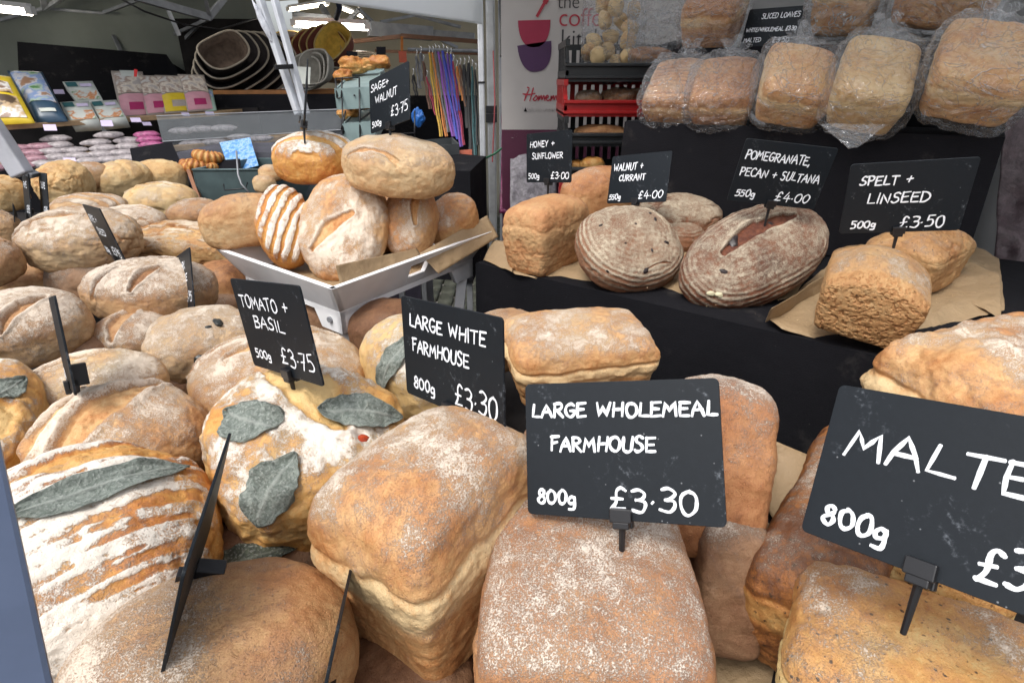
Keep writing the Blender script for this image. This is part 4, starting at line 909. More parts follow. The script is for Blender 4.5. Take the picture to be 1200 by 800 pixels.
def pouch(name, lst, th, mats, patches, lab, group='pet food packets on the shelf', cat='pet food bag', box=False):
    """bag or box standing on the shelf: corners TL TR BR BL with depths, patches as (u0,v0,u1,v1,material,name)"""
    tl_, tr_, br_, bl_ = [np.array(p) for p in quad(lst)]
    root = empty(name, tuple(bl_), label=lab, cat=cat, group=group); org = bl_.copy()
    def surf(u, v, lift=0):
        p = tl_ * (1 - u) * v + tr_ * u * v + br_ * u * (1 - v) + bl_ * (1 - u) * (1 - v)
        bul = 0 if box else th * .5 * (1 - abs(2 * u - 1) ** 4) * (1 - abs(2 * v - 1) ** 4)
        nn = np.cross(br_ - bl_, tl_ - bl_); nn = nn / np.linalg.norm(nn); nn = nn if nn[1] < 0 else -nn
        return p + nn * (bul + lift), nn
    n = 2 if box else 12
    V = []
    for j in range(n + 1):
        for i in range(n + 1):
            p, nn = surf(i / n, j / n); V.append(p - org)
    for j in range(n + 1):
        for i in range(n + 1):
            p, nn = surf(i / n, j / n); V.append(p - nn * (th if box else 2 * (p - surf(i / n, j / n, 0)[0] + 0).dot(nn) + th * (1 - abs(2 * i / n - 1) ** 4) * (1 - abs(2 * j / n - 1) ** 4) + .004) - org)
    Q = []; m = (n + 1) ** 2; ix = lambda i, j: j * (n + 1) + i
    for j in range(n):
        for i in range(n):
            Q.append((ix(i, j), ix(i + 1, j), ix(i + 1, j + 1), ix(i, j + 1))); Q.append((m + ix(i, j + 1), m + ix(i + 1, j + 1), m + ix(i + 1, j), m + ix(i, j)))
    for i in range(n):
        Q.append((ix(i, 0), m + ix(i, 0), m + ix(i + 1, 0), ix(i + 1, 0))); Q.append((ix(i + 1, n), m + ix(i + 1, n), m + ix(i, n), ix(i, n)))
        Q.append((ix(0, i + 1), m + ix(0, i + 1), m + ix(0, i), ix(0, i))); Q.append((ix(n, i), m + ix(n, i), m + ix(n, i + 1), ix(n, i + 1)))
    link('carton' if box else 'pouch', np_mesh(name, np.array(V), np.array(Q)), mats, root)
    for k, (u0, v0, u1, v1, mt, nm) in enumerate(patches):
        V = []; q = 6
        for j in range(q + 1):
            for i in range(q + 1):
                p, nn = surf(u0 + (u1 - u0) * i / q, v0 + (v1 - v0) * j / q, .0035 + .0006 * k); V.append(p - org)
        Q = [(j * (q + 1) + i, j * (q + 1) + i + 1, (j + 1) * (q + 1) + i + 1, (j + 1) * (q + 1) + i) for j in range(q) for i in range(q)]
        link(nm, np_mesh(nm, np.array(V), np.array(Q)), mt, root)
    return root
YEL = plain("yellow_foil", (.72, .52, .03), .35, var=.06); NAVY = plain("navy_foil", (.03, .07, .12), .35); PINK = plain("pink_foil", (.62, .31, .36), .4, var=.06)
BEIGE = plain("beige_foil", (.42, .36, .32), .4); CARD = plain("white_card", (.62, .65, .60), .6, var=.05); TEAL = plain("teal_print", (.03, .12, .13), .5); MAG = plain("magenta_print", (.40, .02, .12), .5)
LILAC = plain("lilac_card", (.55, .48, .66), .6, var=.03); REDP = plain("red_card", (.62, .02, .02), .5)
PIC1 = picture_mat("pasture_picture", [(.10, .25, .08), (.45, .55, .45), (.25, .35, .6), (.6, .6, .62), (.35, .2, .12)], 11)
PIC2 = picture_mat("dog_picture", [(.08, .05, .03), (.5, .35, .2), (.75, .72, .68), (.25, .15, .1)], 14)
PIC3 = picture_mat("puppy_picture", [(.6, .58, .55), (.35, .25, .2), (.7, .62, .52), (.45, .4, .38)], 15)
PIC4 = picture_mat("dinner_picture", [(.12, .22, .08), (.6, .62, .56), (.55, .22, .08), (.6, .62, .58)], 16)
def depth(x): return DS0 + (DS1 - DS0) * (x / 250)
def std(x0, y0, x1, y1, lean=10, back=.16):
    d0, d1 = depth(x0) + .1, depth(x1) + .1
    return [(x0, y0, d0 + back), (x1 - lean, y0 + 1, d1 + back), (x1, y1 - 1, d1), (x0 + lean, y1 + 1, d0)]
pouch('pet_food_bag', [(-36, 84, 3.05), (12, 90, 3.1), (41, 144, 3.0), (-30, 148, 2.95)], .07, YEL, [(.05, .08, .93, .5, PIC2, 'picture'), (.1, .55, .9, .8, PIC2, 'picture')], 'bright yellow pet food bag with a black and tan dog picture')
pouch('pet_food_bag', [(8, 83, 3.25), (49, 84, 3.3), (80, 142, 3.15), (43, 144, 3.1)], .07, NAVY, [(.06, .3, .94, .93, PIC1, 'picture'), (.3, .12, .8, .17, CARD, 'lettering_band')], 'tall navy and green pet food bag with a pasture picture')
for lst, lab in (([(73, 96, 3.42), (108, 95, 3.46), (121, 118, 3.4), (90, 119, 3.36)], 'white pet food carton stacked on top of two others'),
                 ([(70, 120, 3.3), (104, 118, 3.35), (116, 141, 3.25), (84, 143, 3.2)], 'lower white pet food carton next to the navy bag'),
                 ([(105, 119, 3.38), (136, 117, 3.42), (148, 138, 3.32), (118, 141, 3.28)], 'lower white pet food carton next to the pink bags')):
    pouch('pet_food_carton', lst, .06, CARD, [(.05, .72, .42, .95, TEAL, 'label'), (.5, .7, .9, .85, LILAC, 'label'), (.05, .06, .95, .5, PIC4, 'picture')], lab, cat='carton', box=True)
for x0, y0, x1, y1, mt, lab in ((130, 83, 179, 137, PINK, 'pink and beige treat bag with a small white note on top'), (160, 88, 204, 134, PINK, 'narrow pink and beige treat bag beside the yellow one'),
                      (181, 88, 228, 132, YEL, 'treat bag with a yellow lower half between pink ones'), (208, 87, 251, 130, PINK, 'pink treat bag with a dark grey cat picture at the shelf end')):
    pouch('treat_bag', std(x0, y0, x1, y1, 12), .05, BEIGE, [(.04, .02, .96, .42, mt, 'lower_label'), (.3, .1, .75, .24, MAG if mt is PINK else BEIGE, 'logo'), (.05, .44, .95, .9, PIC3, 'picture')] + ([(.25, .8, .8, 1.0, CARD, 'note')] if x0 == 130 else []), lab, cat='treat bag')
pouch('treat_bag', std(236, 104, 254, 130, 5, .2), .04, plain("mint_foil", (.35, .5, .42), .4), [(.1, .5, .9, .9, PIC1, 'picture')], 'pale green treat bag half hidden at the end of the shelf', cat='treat bag')
panel('ticket', [(157, 81, 3.5), (161, 82, 3.5), (160, 90, 3.5), (157, 90, 3.5)], .003, REDP, 'small red tag sticking up above the pink treat bags', 'tag')
k = 0
for x, y, w, h, d in ((50, 146, 15, 7, 2.98), (117, 141, 14, 7, 3.15), (152, 138, 12, 5, 3.25), (212, 132, 9, 4, 3.45), (240, 131, 10, 4, 3.55), (74, 185, 14, 8, 2.8), (166, 143, 10, 4, 3.4), (88, 149, 9, 3, 3.3), (62, 105, 12, 5, 3.5)):
    loc = ['under the navy bag', 'under the white cartons', 'under the first pink bag', 'under the yellow treat bag', 'at the right end of the upper shelf', 'on the lower packet shelf', 'above the magenta packets', 'hanging above the grey packets', 'behind the navy bag on the black cloth'][k]; k += 1
    panel('shelf_ticket', [(x, y, d), (x + w, y, d), (x + w + 2, y + h, d - .02), (x + 2, y + h, d - .02)], .002, LILAC, 'small pale lilac price ticket ' + loc, 'shelf ticket')
# packets
def foil(name, col):
    m, nt, b = nmat(name); t = tex(nt, 45, 5, .7); t2 = tex(nt, 160, 3)
    nt.links.new(mix(nt, smooth_(nt, t.outputs[0], .35, .65), tuple(x * .55 for x in col), col), b.inputs["Base Color"]); b.inputs["Roughness"].default_value = .28
    bump(nt, b, t.outputs[0], .8, .008); return m
FG = foil("grey_packet_film", (.50, .45, .46)); FP = foil("dusky_pink_packet_film", (.45, .25, .30)); FM = foil("magenta_packet_film", (.48, .12, .28))
C1, Q1 = cubesphere(8); s1 = C1 / ((np.abs(C1) ** 3.2).sum(1) ** (1 / 3.2))[:, None]
def packet(px, py, d, w, hh, mt, lab, rz=0, cat='packet'):
    e = 1 - .75 * np.abs(s1[:, 0]) ** 4
    V = np.stack([s1[:, 0] * w / 2, s1[:, 1] * w * .33, s1[:, 2] * hh / 2 * e], 1); V += (.004 * fbm(V * 40 + px, 2, int(px)))[:, None]
    o = link('food_packet', np_mesh('food_packet', V, Q1), mt, loc=at(px, py, d=d)); o.rotation_euler = (0, 0, rz); tag(o, lab, cat, 'filled packets stacked on the lower shelf'); return o
rows = [(191, [(-8, FP), (25, FP), (52, FG), (77, FG), (104, FG), (128, FG), (150, FG)], 2.78), (184, [(-10, FP), (14, FP), (40, FP), (67, FG), (92, FG), (118, FG), (143, FG)], 2.85),
        (177, [(8, FP), (36, FP), (60, FG), (86, FG), (122, FG), (150, FG)], 2.92), (170, [(20, FP), (47, FP), (68, FG), (112, FG), (150, FG)], 2.98), (162, [(66, FG), (128, FG)], 3.02)]
ord_ = ['bottom', 'second', 'third', 'fourth', 'top']
for ri, (y, lst, d) in enumerate(rows):
    for ci, (x, mt) in enumerate(lst):
        sl = -.075 * (x - 75)
        dd = d + .28 * (x / 160)
        ordn = ['first', 'second', 'third', 'fourth', 'fifth', 'sixth', 'seventh'][ci]
        packet(x, y + sl * .9, dd, .135 * dd / 3.0, .036, mt, ("dusky pink" if mt is FP else "silvery grey") + " packet, " + ordn + " from the left in the " + ord_[ri] + " layer", rz=.2)
for i, (x, y) in enumerate(((178, 170), (175, 164), (172, 158))): packet(x, y, 3.15 + .02 * i, .13, .036, FM, "magenta packet, %s of the three at the right end" % ['lowest', 'middle', 'topmost'][i], rz=.2)
for i, (x, y) in enumerate(((226, 166), (252, 164), (236, 149), (262, 148), (281, 159), (214, 151), (305, 160))): packet(x, y + 2, 3.5, .15, .036, FG, "grey packet behind the plastic guard, " + ['under the frosted band left', 'under the frosted band centre', 'seen through the frosted band left', 'seen through the frosted band right', 'above the blue notice', 'at the guard left edge', 'nearest the striped loaf'][i], rz=.2)

# dark slanted box panel next to the bin
panel('slate_panel', [(152, 174, 2.25), (201, 166, 2.3), (238, 249, 2.05), (170, 262, 2.0)], .012, CLOTH_B, 'plain black panel leaning behind the far loaves', 'panel')
panel('wooden_slat', [(216, 193, 2.07), (220, 192, 2.07), (240, 247, 1.96), (236, 249, 1.96)], .02, plain("red_brown_wood", (.22, .09, .04), .6), 'thin red brown wooden edge strip beside the metal bin', 'wood strip')

# acrylic guard
def acrylic(name, milk, tint=(.75, .78, .8)):
    m, nt, b = nmat(name); out = nt.nodes["Material Output"]
    t = tex(nt, 14, 5, .7); tr = nt.nodes.new("ShaderNodeBsdfTransparent"); tr.inputs[0].default_value = (.93, .95, .96, 1)
    b.inputs["Base Color"].default_value = (*tint, 1); b.inputs["Roughness"].default_value = .3; b.inputs["Specular IOR Level"].default_value = .2
    ms = nt.nodes.new("ShaderNodeMixShader"); f = math_(nt, 'MULTIPLY_ADD', t.outputs[0], milk * .6, milk * .7, clamp=True)
    nt.links.new(f, ms.inputs[0]); nt.links.new(tr.outputs[0], ms.inputs[1]); nt.links.new(b.outputs[0], ms.inputs[2]); nt.links.new(ms.outputs[0], out.inputs[0]); return m
gr = empty('sneeze_guard', (0, 0, 0), label='clear plastic food guard with a frosted upper band', cat='plastic guard')
def gpanel(name, lst, mt):
    o = panel(name, lst, .004, mt, parent=gr); return o
gpanel('frosted_band', [(183, 136, 2.45), (404, 128, 2.35), (402, 151, 2.30), (190, 165, 2.40)], acrylic("frosted_acrylic", .13, (.34, .36, .38)))
gpanel('clear_pane', [(190, 166, 2.40), (402, 152, 2.30), (402, 225, 2.2), (228, 240, 2.3)], acrylic("clear_acrylic", .05, (.4, .42, .46)))
bars(gr, STEEL, 'edge_strip', [((190, 166, 2.395), (402, 152, 2.295), .002), ((183, 136, 2.445), (404, 128, 2.345), .002)])
# counter behind guard
prism('counter', [(-1.5, 2.75), (-.45, 2.75), (-.45, 3.2), (-1.5, 3.2)], 0, 1.30, plain("dusky_counter", (.035, .03, .045), .6, var=.5, scale=7)); tag(bpy.data.objects['counter'], 'dusky purple grey counter seen through the plastic guard', 'counter')

# bin with croissants
BINM = plain("teal_grey_metal", (.085, .125, .13), .45, .3, var=.15)
def open_box(name, pts, h, th, mat, parent, inner=None):
    """open topped box: pts = 4 plan points with z of the rim, h = height"""
    P4 = [Vector(p) for p in pts]; c = sum(P4, Vector()) / 4
    dn = Vector((0, 0, -h)); mb = MB()
    for i in range(4):
        a, b = P4[i], P4[(i + 1) % 4]; n = Vector((0, 0, 1)).cross(b - a).normalized() * th
        if (c - a).dot(n) < 0: n = -n
        v = [a, b, b + dn, a + dn, a + n, b + n, b + n + dn, a + n + dn]
        mb.add(v, [(0, 1, 2, 3), (7, 6, 5, 4), (0, 4, 5, 1), (3, 2, 6, 7), (1, 5, 6, 2), (0, 3, 7, 4)])
    o = mb.build(name, mat, parent)
    mb = MB(); mb.slab([p + dn + (c - p) * .0 for p in P4], -.004, (0, 0, 1)); mb.build('base', mat, parent)
    return o
binr = empty('metal_bin', (0, 0, 0), label='teal grey metal bin with a wire handle holding croissants', cat='metal bin')
a = at(226, 202, d=2.0); b = at(313, 196, d=2.0); a.z = b.z = (a.z + b.z) / 2; bk = Vector((.08, .30, 0))
open_box('tub', [a, b, b + bk, a + bk], .17, .004, BINM, binr)
rim = MB(); rim.tube([a, b], .004, 8); rim.tube([b, b + bk], .004, 8); rim.tube([a, a + bk], .004, 8); rim.tube([a + bk, b + bk], .004, 8); rim.build('rim', BINM, binr, smooth=True)
hm = MB(); e1 = at(262, 216, d=1.985); e2 = at(290, 214, d=1.985); hm.tube([e1, at(263, 223, d=1.97), at(288, 221, d=1.97), e2], .0022, 6); hm.build('handle', BLACKPL, binr, smooth=True)
prism('bin_stand', [(a.x, a.y), (b.x, b.y), (b.x + .08, b.y + .3), (a.x + .08, a.y + .3)], 0.02, a.z - .176, CLOTH_D, binr)
PASTRY = bread_mat("pastry_crust", (.62, .38, .14), (.52, .24, .06), (.38, .13, .03), (.16, .05, .015), thr=.95, gl=.35)
def croissant(px, py, d, size, rz, lab):
    nT, nR = 40, 14; V = []
    for i in range(nT + 1):
        t = i / nT * 2 - 1; r = size * .27 * (1 - abs(t) ** 2.2) ** .6 * (1 + .13 * math.sin(t * 26)) + .001
        a_ = t * 1.5; cx = math.sin(a_) * size * .5; cy = (1 - math.cos(a_)) * size * .38
        for j in range(nR):
            ph = 2 * math.pi * j / nR; V.append((cx + math.sin(a_) * r * math.cos(ph) * -1 * 0 + r * math.cos(ph) * math.sin(a_) * -1, cy + r * math.cos(ph) * math.cos(a_), r * math.sin(ph)))
    Q = [(i * nR + j, i * nR + (j + 1) % nR, (i + 1) * nR + (j + 1) % nR, (i + 1) * nR + j) for i in range(nT) for j in range(nR)]
    V = np.array(V); cr = .45 + .35 * np.sin(np.repeat(np.linspace(-1, 1, nT + 1), nR) * 26); o = link('croissant', np_mesh('croissant', V, np.array(Q), dict(cr=cr, fl=np.full(len(V), -1.))), PASTRY, loc=at(px, py, d=d))
    o.rotation_euler = (R_(25), R_(10), rz); tag(o, lab, 'croissant', 'croissants in the metal bin')
for px, py, sz, rz, lab in ((243, 185, .085, .3, 'topmost curled croissant on the pile beside the blue notice'), (238, 196, .08, 1.2, 'croissant under the topmost one, partly hidden'), (222, 197, .085, -.4, 'croissant lying flat at the left end of the bin'), (250, 197, .06, 2.0, 'small croissant in front of the black card'), (232, 192, .06, .9, 'darker croissant wedged behind the pile')):
    croissant(px, py, 2.08, sz, rz, lab)
BLUEP = picture_mat("blue_notice_print", [(.06, .2, .5), (.12, .32, .62), (.3, .45, .62), (.08, .24, .55)], 60)
panel('notice', [(257, 167, 2.3), (293, 161, 2.3), (303, 194, 2.22), (270, 202, 2.22)], .002, BLUEP, 'blue printed notice standing behind the croissants', 'notice')
panel('blank_card', [(255, 188, 2.1), (281, 186, 2.1), (283, 200, 2.08), (257, 203, 2.08)], .002, CLOTH_B, 'small plain black card in the croissant bin', 'card')
hk = MB(); hk.tube([at(277, 177, d=1.95), at(279, 205, d=1.94), at(283, 216, d=1.93), at(292, 226, d=1.93)], .003, 6); o = hk.build('sign_stem', STEEL, None, smooth=True); tag(o, 'thin grey bent wire stem in front of the metal bin', 'wire stem')

# dog beds
FLEECE_B = plain("brown_fleece", (.13, .09, .065), .95, var=.25, scale=30, bmp=.6, bscale=300); PLUSH = plain("dark_brown_plush", (.035, .028, .028), .95, var=.3, bmp=.5, bscale=200)
TRIM = plain("cream_trim", (.42, .36, .28), .9); FLEECE_Y = plain("yellow_fleece", (.62, .40, .07), .95, var=.15, scale=30, bmp=.6, bscale=300); MAROON = plain("maroon_plush", (.16, .045, .03), .9)
GREYF = plain("grey_beige_fleece", (.26, .245, .21), .95, var=.15, scale=25, bmp=.6, bscale=300)
def dog_bed(c, axis, w, h, dep, inner, outer, trim, lab, group, spin=0):
    root = empty('dog_bed', c, axis.to_track_quat('Z', 'Y').to_matrix() @ Matrix.Rotation(spin, 3, 'Z'), lab, 'dog bed', group)
    n = 36
    def ring(s, z, dip=0):
        out = []
        for k in range(n):
            t = 2 * math.pi * k / n; c_, s_ = math.cos(t), math.sin(t)
            x = w / 2 * s * math.copysign(abs(c_) ** .75, c_); y = h / 2 * s * math.copysign(abs(s_) ** .75, s_)
            out.append((x, y, z - dip * max(0, math.cos(t - 1.57)) ** 3))
        return out
    def lathe(nm, prof, mt):
        mb = MB(); v = []; f = []
        for s, z, dp_ in prof: v += ring(s, z, dp_)
        for i in range(len(prof) - 1): f += [(i * n + k, i * n + (k + 1) % n, (i + 1) * n + (k + 1) % n, (i + 1) * n + k) for k in range(n)]
        mb.add(v, f); return mb.build(nm, mt, root, smooth=True)
    lathe('outer_wall', [(.02, -dep, 0), (.7, -dep, 0), (.82, -dep * .8, 0), (1.0, 0, dep * .3)], outer)
    lathe('lining', [(1.0, 0, dep * .3), (.93, .004, dep * .3), (.76, -dep * .72, 0), (.6, -dep * .9, 0), (.02, -dep * .88, 0)], inner)
    mb = MB(); rg = ring(.985, .006, dep * .3); mb.tube(rg + [rg[0]], .007, 6, caps=False); mb.build('rim_piping', trim, root, smooth=True)
    return root
base = at(270, 70, d=4.2)
for k in range(6):
    ax = Vector((.55, -1, .62 - .10 * k)).normalized()
    cx, cy = (262 + 5 * k, 58 + 6.0 * k)
    dog_bed(at(cx, cy, d=4.15 + .07 * k), ax, .34 + .105 * k, .26 + .03 * k, .16, FLEECE_B if k == 0 else PLUSH, PLUSH, TRIM, "dark brown dog bed with cream piping, " + ['smallest and in front', 'second in the nest', 'third in the nest', 'fourth in the nest', 'fifth in the nest', 'largest and lowest'][k] + " on the far left pile", 'nested brown dog beds', spin=.5)
for k in range(5):
    ax = Vector((-.25, -1, .42 + .08 * k)).normalized()
    dog_bed(at(389 - 7 * k, 48 + 4.2 * k, d=4.6 + .07 * k), ax, .26 + .075 * k, .30 - .01 * k, .15, FLEECE_Y if k == 0 else MAROON, MAROON, plain("ochre_trim", (.5, .36, .14), .9), "ochre lined maroon dog bed, " + ['frontmost with its yellow fleece showing', 'second in the nest', 'third in the nest', 'fourth in the nest', 'rearmost in the nest'][k], 'nested maroon dog beds', spin=-.7)
for k in range(4):
    dog_bed(at(346 - 6 * k, 56 + k, d=4.9 + .05 * k), Vector((.9, -.6, .1)).normalized(), .3, .26, .12, GREYF, plain("ochre_trim", (.5, .36, .14), .9), plain("ochre_trim", (.5, .36, .14), .9), "pale ochre bolster bed standing on edge, " + ['first', 'second', 'third', 'last'][k] + " behind the leaning poles", 'ochre beds on edge')
for k in range(4):
    dog_bed(at(412 - 4 * k, 70 + 2.5 * k, d=4.8 - .04 * k), Vector((.1, -.5, 1)).normalized(), .42 + .05 * k, .34, .08, GREYF, GREYF, TRIM, "flat grey beige dog bed, " + ['top', 'second', 'third', 'bottom'][k] + " of the stack left of the black tags", 'flat grey beds')
for k in range(3):
    dog_bed(at(368 - 7 * k, 78 + 4 * k, d=4.2 + .06 * k), Vector((-.6, -1, .25)).normalized(), .30 + .05 * k, .24, .09, GREYF, GREYF, plain("pale_grey_trim", (.45, .43, .38), .9), "thick grey bolster dog bed, " + ['front', 'middle', 'back'][k] + " one above the orange shelf", 'grey bolster beds')
panel('price_card', [(345, 78, 4.0), (364, 79, 4.0), (363, 99, 4.0), (345, 98, 4.0)], .003, CARD, 'white price card pinned on the grey bolster beds', 'price card')
bs = empty('bed_shelf', (0, 0, 0), label='orange edged wooden shelf carrying the dog beds', cat='shelf')
plank('shelf_board', 248, 106, 4.2, 395, 106, 4.4, .9, .04, ORANGEW, bs)
prism('cloth_front', [(-2.2, 4.32), (-1.2, 4.45), (-1.2, 5.2), (-2.2, 5.2)], 0, 1.50, CLOTH_B, bs)
prism('bed_backing', [(-2.75, 5.45), (-2.0, 5.5), (-2.0, 5.54), (-2.75, 5.5)], 1.5, 2.05, CLOTH_D, bs)
panel('black_tag', [(406, 60, 3.9), (419, 61, 3.9), (419, 72, 3.9), (406, 70, 3.9)], .003, CLOTH_B, 'blank black tag left of the small lamp above the pastry rack', 'tag')
panel('black_tag', [(441, 55, 3.9), (452, 55, 3.9), (452, 68, 3.9), (441, 67, 3.9)], .003, CLOTH_B, 'blank black tag right of the small lamp above the pastry rack', 'tag')

# wire rack with pastry trays
rack = empty('pastry_rack', (0, 0, 0), label='black wire rack holding two tilted grey pastry trays', cat='wire rack')
TRAYM = plain("grey_green_tray", (.22, .30, .30), .5, .1, var=.1)
for (xa, ya, xb, yb, xc, yc, h) in ((393, 106, 416, 84, 450, 82, .055), (402, 147, 420, 128, 450, 126, .055)):
    a = at(xa, ya, d=2.1); b = at(xb, yb, d=2.55); c = at(xc, yc, d=2.55); dd_ = a + (c - b)
    zz = (a.z + b.z) / 2
    mb = MB(); mb.slab([a, b, c, dd_], -.004, (0, 0, 1))
    for p, q in ((a, b), (b, c), (c, dd_), (dd_, a)): mb.bar(p + Vector((0, 0, -.03)), q + Vector((0, 0, -.03)), .006, .07)
    mb.build('tray', TRAYM, rack)
mb = MB()
for x0, y0, x1, y1, d0, d1 in ((401, 91, 400, 115, 2.1, 2.1), (421, 91, 422, 166, 2.1, 2.1), (393, 92, 421, 91, 2.1, 2.1), (393, 92, 395, 115, 2.1, 2.1), (395, 115, 435, 112, 2.1, 2.2), (421, 130, 435, 120, 2.1, 2.4), (402, 155, 440, 128, 2.1, 2.3), (400, 152, 405, 130, 2.1, 2.1), (415, 112, 433, 92, 2.1, 2.4), (486, 130, 486, 162, 2.1, 2.1), (422, 160, 486, 156, 2.1, 2.1), (401, 115, 402, 158, 2.1, 2.1)):
    mb.tube([at(x0, y0, d=d0), at(x1, y1, d=d1)], .003, 6)
mb.tube([at(422, 166, d=2.1), Vector((at(422, 166, d=2.1).x, at(422, 166, d=2.1).y, 1.1))], .004, 6); mb.build('wire_frame', BLACKPL, rack, smooth=True)
def lump(name, px, py, d, dims, mt, lab, cat, seed=1, n=14, rot=(0, 0, 0), cr0=.4, fl0=.0, group=None, amp=.14, bottom=True, loc=None):
    C, Q = cubesphere(n); s = C / ((np.abs(C) ** 2.4).sum(1) ** (1 / 2.4))[:, None]
    V = s * np.array(dims) / 2; V = V * (1 + amp * fbm(s * 1.6 + seed, 3, seed))[:, None]
    if bottom: V[:, 2] = np.where(V[:, 2] < 0, V[:, 2] * .75, V[:, 2])
    at_ = dict(cr=cr0 + .25 * fbm(s * 2.5 + seed, 3, seed + 1) + .2 * s[:, 2], fl=fl0 + .2 * fbm(s * 4 + seed, 2, seed + 2) + .3 * s[:, 2])
    o = link(name, np_mesh(name, V, Q, at_), mt, loc=loc if loc is not None else at(px, py, d=d)); o.rotation_euler = rot; return tag(o, lab, cat, group)
for i, (x, y, w, lab) in enumerate(((413, 78, .11, 'browned pastry at the left end of the upper tray'), (430, 77, .08, 'pale pastry in the middle of the upper tray'), (445, 74, .08, 'golden pastry at the right end of the upper tray'), (402, 89, .07, 'small pastry at the front of the upper tray'),
                                    (424, 121, .09, 'golden pastry at the back of the lower tray'), (408, 133, .08, 'pink brown pastry on the lower tray'), (413, 127, .06, 'small pastry behind the pink brown one'))):
    lump('pastry', x, y, 2.4 if y < 85 else 2.3, (w, w * .8, w * .7), PASTRY, lab, 'pastry', seed=i + 3, group='pastries on the wire rack', amp=.4)
# grey tray and red board on the far counter, black cloth
farc = empty('side_counter', (0, 0, 0), label='black cloth covered counter end between tray loaves and poles', cat='counter')
p0 = at(528, 192, d=2.35); p1 = at(566, 197, d=2.3)
prism('cloth_block', [(-.42, 2.0), (-.135, 1.95), (-.10, 2.35), (-.42, 2.6)], .96, 1.33, CLOTH_B, farc)
for x, y in ((-.40, 2.03), (-.15, 1.98), (-.12, 2.32), (-.40, 2.55)):
    mb = MB(); mb.bar((x, y, 0), (x, y, .96), .02); mb.build('leg', STEEL, farc)
panel('red_board', [(514, 178, 2.45), (553, 175, 2.45), (553, 183, 2.4), (520, 190, 2.4)], .05, plain("red_orange_board", (.30, .07, .035), .6), 'red brown board lying under the grey tray', 'board')
gt = empty('grey_tray', (0, 0, 0), label='shallow slate grey tray on the red brown board', cat='tray')
a = at(497, 172, d=2.2); b = at(538, 167, d=2.3); b.z = a.z; bk = Vector((-.05, .26, 0)); open_box('tray_body', [a, b, b + bk, a + bk], .05, .005, plain("slate_grey_tray", (.09, .10, .105), .5), gt)
o = link('plastic_bag', np_mesh('b', s0[:, [2, 1, 0]] * np.array([.35, 1.1, 3.2]) , Q0), plain("blue_bag", (.02, .13, .45), .35, bmp=.8, bscale=40, bdist=.01), loc=at(490, 138, d=2.9)); tag(o, 'crumpled bright blue plastic bag beside the sage sign', 'plastic bag')

# hanging leads and collars
LEADC = [("yellow", (.55, .33, .03)), ("orange", (.55, .18, .03)), ("purple", (.13, .05, .35)), ("blue", (.04, .06, .42)), ("grey", (.14, .14, .15)), ("black", (.012, .012, .014)), ("crimson", (.35, .02, .06)), ("brown", (.12, .05, .025)), ("teal", (.02, .10, .11)), ("violet", (.22, .06, .38))]
LM = {n_: plain("lead_" + n_, c, .6, var=.2, scale=40) for n_, c in LEADC}
HOOK = plain("bright_hook", (.6, .6, .6), .25, .9)
def lead(px0, py0, px1, py1, d, w, cn, lab, loop=True):
    a = at(px0, py0, d=d); b = at(px1, py1, d=d * .995); root = empty('dog_lead', a, label=lab, cat='dog lead', group='dog leads and collars hanging from the rail')
    v = b - a; mb = MB(); n = 14
    for s in ((-1, 1) if loop else (0,)):
        pts = [v * (i / n) + Vector((s * w * .7 * math.sin(math.pi * min(1, i / n * 1.3) * .75) + .003 * math.sin(i * 1.1 + px0), .01 * s, 0)) for i in range(n + 1)]
        for p, q in zip(pts[:-1], pts[1:]): mb.bar(p, q, w, .004, up=(1, 0, 0) if False else (0, 1, 0))
    mb.build('strap', LM[cn], root)
    mb = MB(); mb.tube([Vector((0, 0, .05)), Vector((.008, 0, .03)), Vector((0, 0, .0)), Vector((-.008, 0, -.02))], .004, 6); mb.build('hook', HOOK, root, smooth=True)
    return root
leads = [(488, 66, 492, 104, .02, 'grey', 'short grey braided'), (496, 72, 504, 128, .018, 'brown', 'dull brown thin'), (500, 90, 511, 135, .012, 'crimson', 'thin crimson'), (503, 62, 517, 160, .018, 'yellow', 'long yellow'), (507, 62, 523, 160, .016, 'orange', 'long orange'),
         (510, 60, 526, 155, .018, 'grey', 'grey webbing'), (514, 61, 531, 160, .020, 'violet', 'violet wide'), (519, 60, 537, 163, .024, 'blue', 'broad blue'), (524, 63, 541, 172, .018, 'purple', 'long purple'), (528, 64, 537, 130, .020, 'blue', 'short blue'),
         (531, 72, 544, 170, .012, 'crimson', 'narrow crimson'), (535, 78, 543, 118, .016, 'orange', 'short orange'), (539, 76, 546, 125, .018, 'brown', 'dark brown'), (544, 76, 549, 150, .03, 'black', 'wide black'), (549, 74, 553, 185, .03, 'black', 'long black leather'),
         (553, 78, 557, 190, .016, 'teal', 'dark teal'), (557, 82, 560, 170, .016, 'black', 'thin black'), (484, 88, 488, 112, .02, 'black', 'black buckled collar'), (493, 62, 496, 95, .022, 'grey', 'pale chain like')]
ordw = ['eighteenth', 'second', 'third', 'fourth', 'fifth', 'sixth', 'seventh', 'eighth', 'ninth', 'tenth', 'eleventh', 'twelfth', 'thirteenth', 'fourteenth', 'fifteenth', 'sixteenth', 'last', 'first', 'short']
for (x0, y0, x1, y1, w, cn, lb), od in zip(leads, ordw):
    lead(x0, y0, x1, y1, 4.2, w * .62, cn, lb + " dog lead hanging on the rail left of the bright pole")
rail = MB(); rail.tube([at(478, 58, d=4.2), at(562, 60, d=4.2)], .012, 8); o = rail.build('hanging_rail', STEEL); tag(o, 'thin steel rail the dog leads hang from', 'rail')
for i, x in enumerate(range(505, 560, 6)):
    pass
hook = MB()
sp = empty('orange_ornament', (0, 0, 0), label='glowing orange tag hanging from the rusty rail', cat='hanging tag')
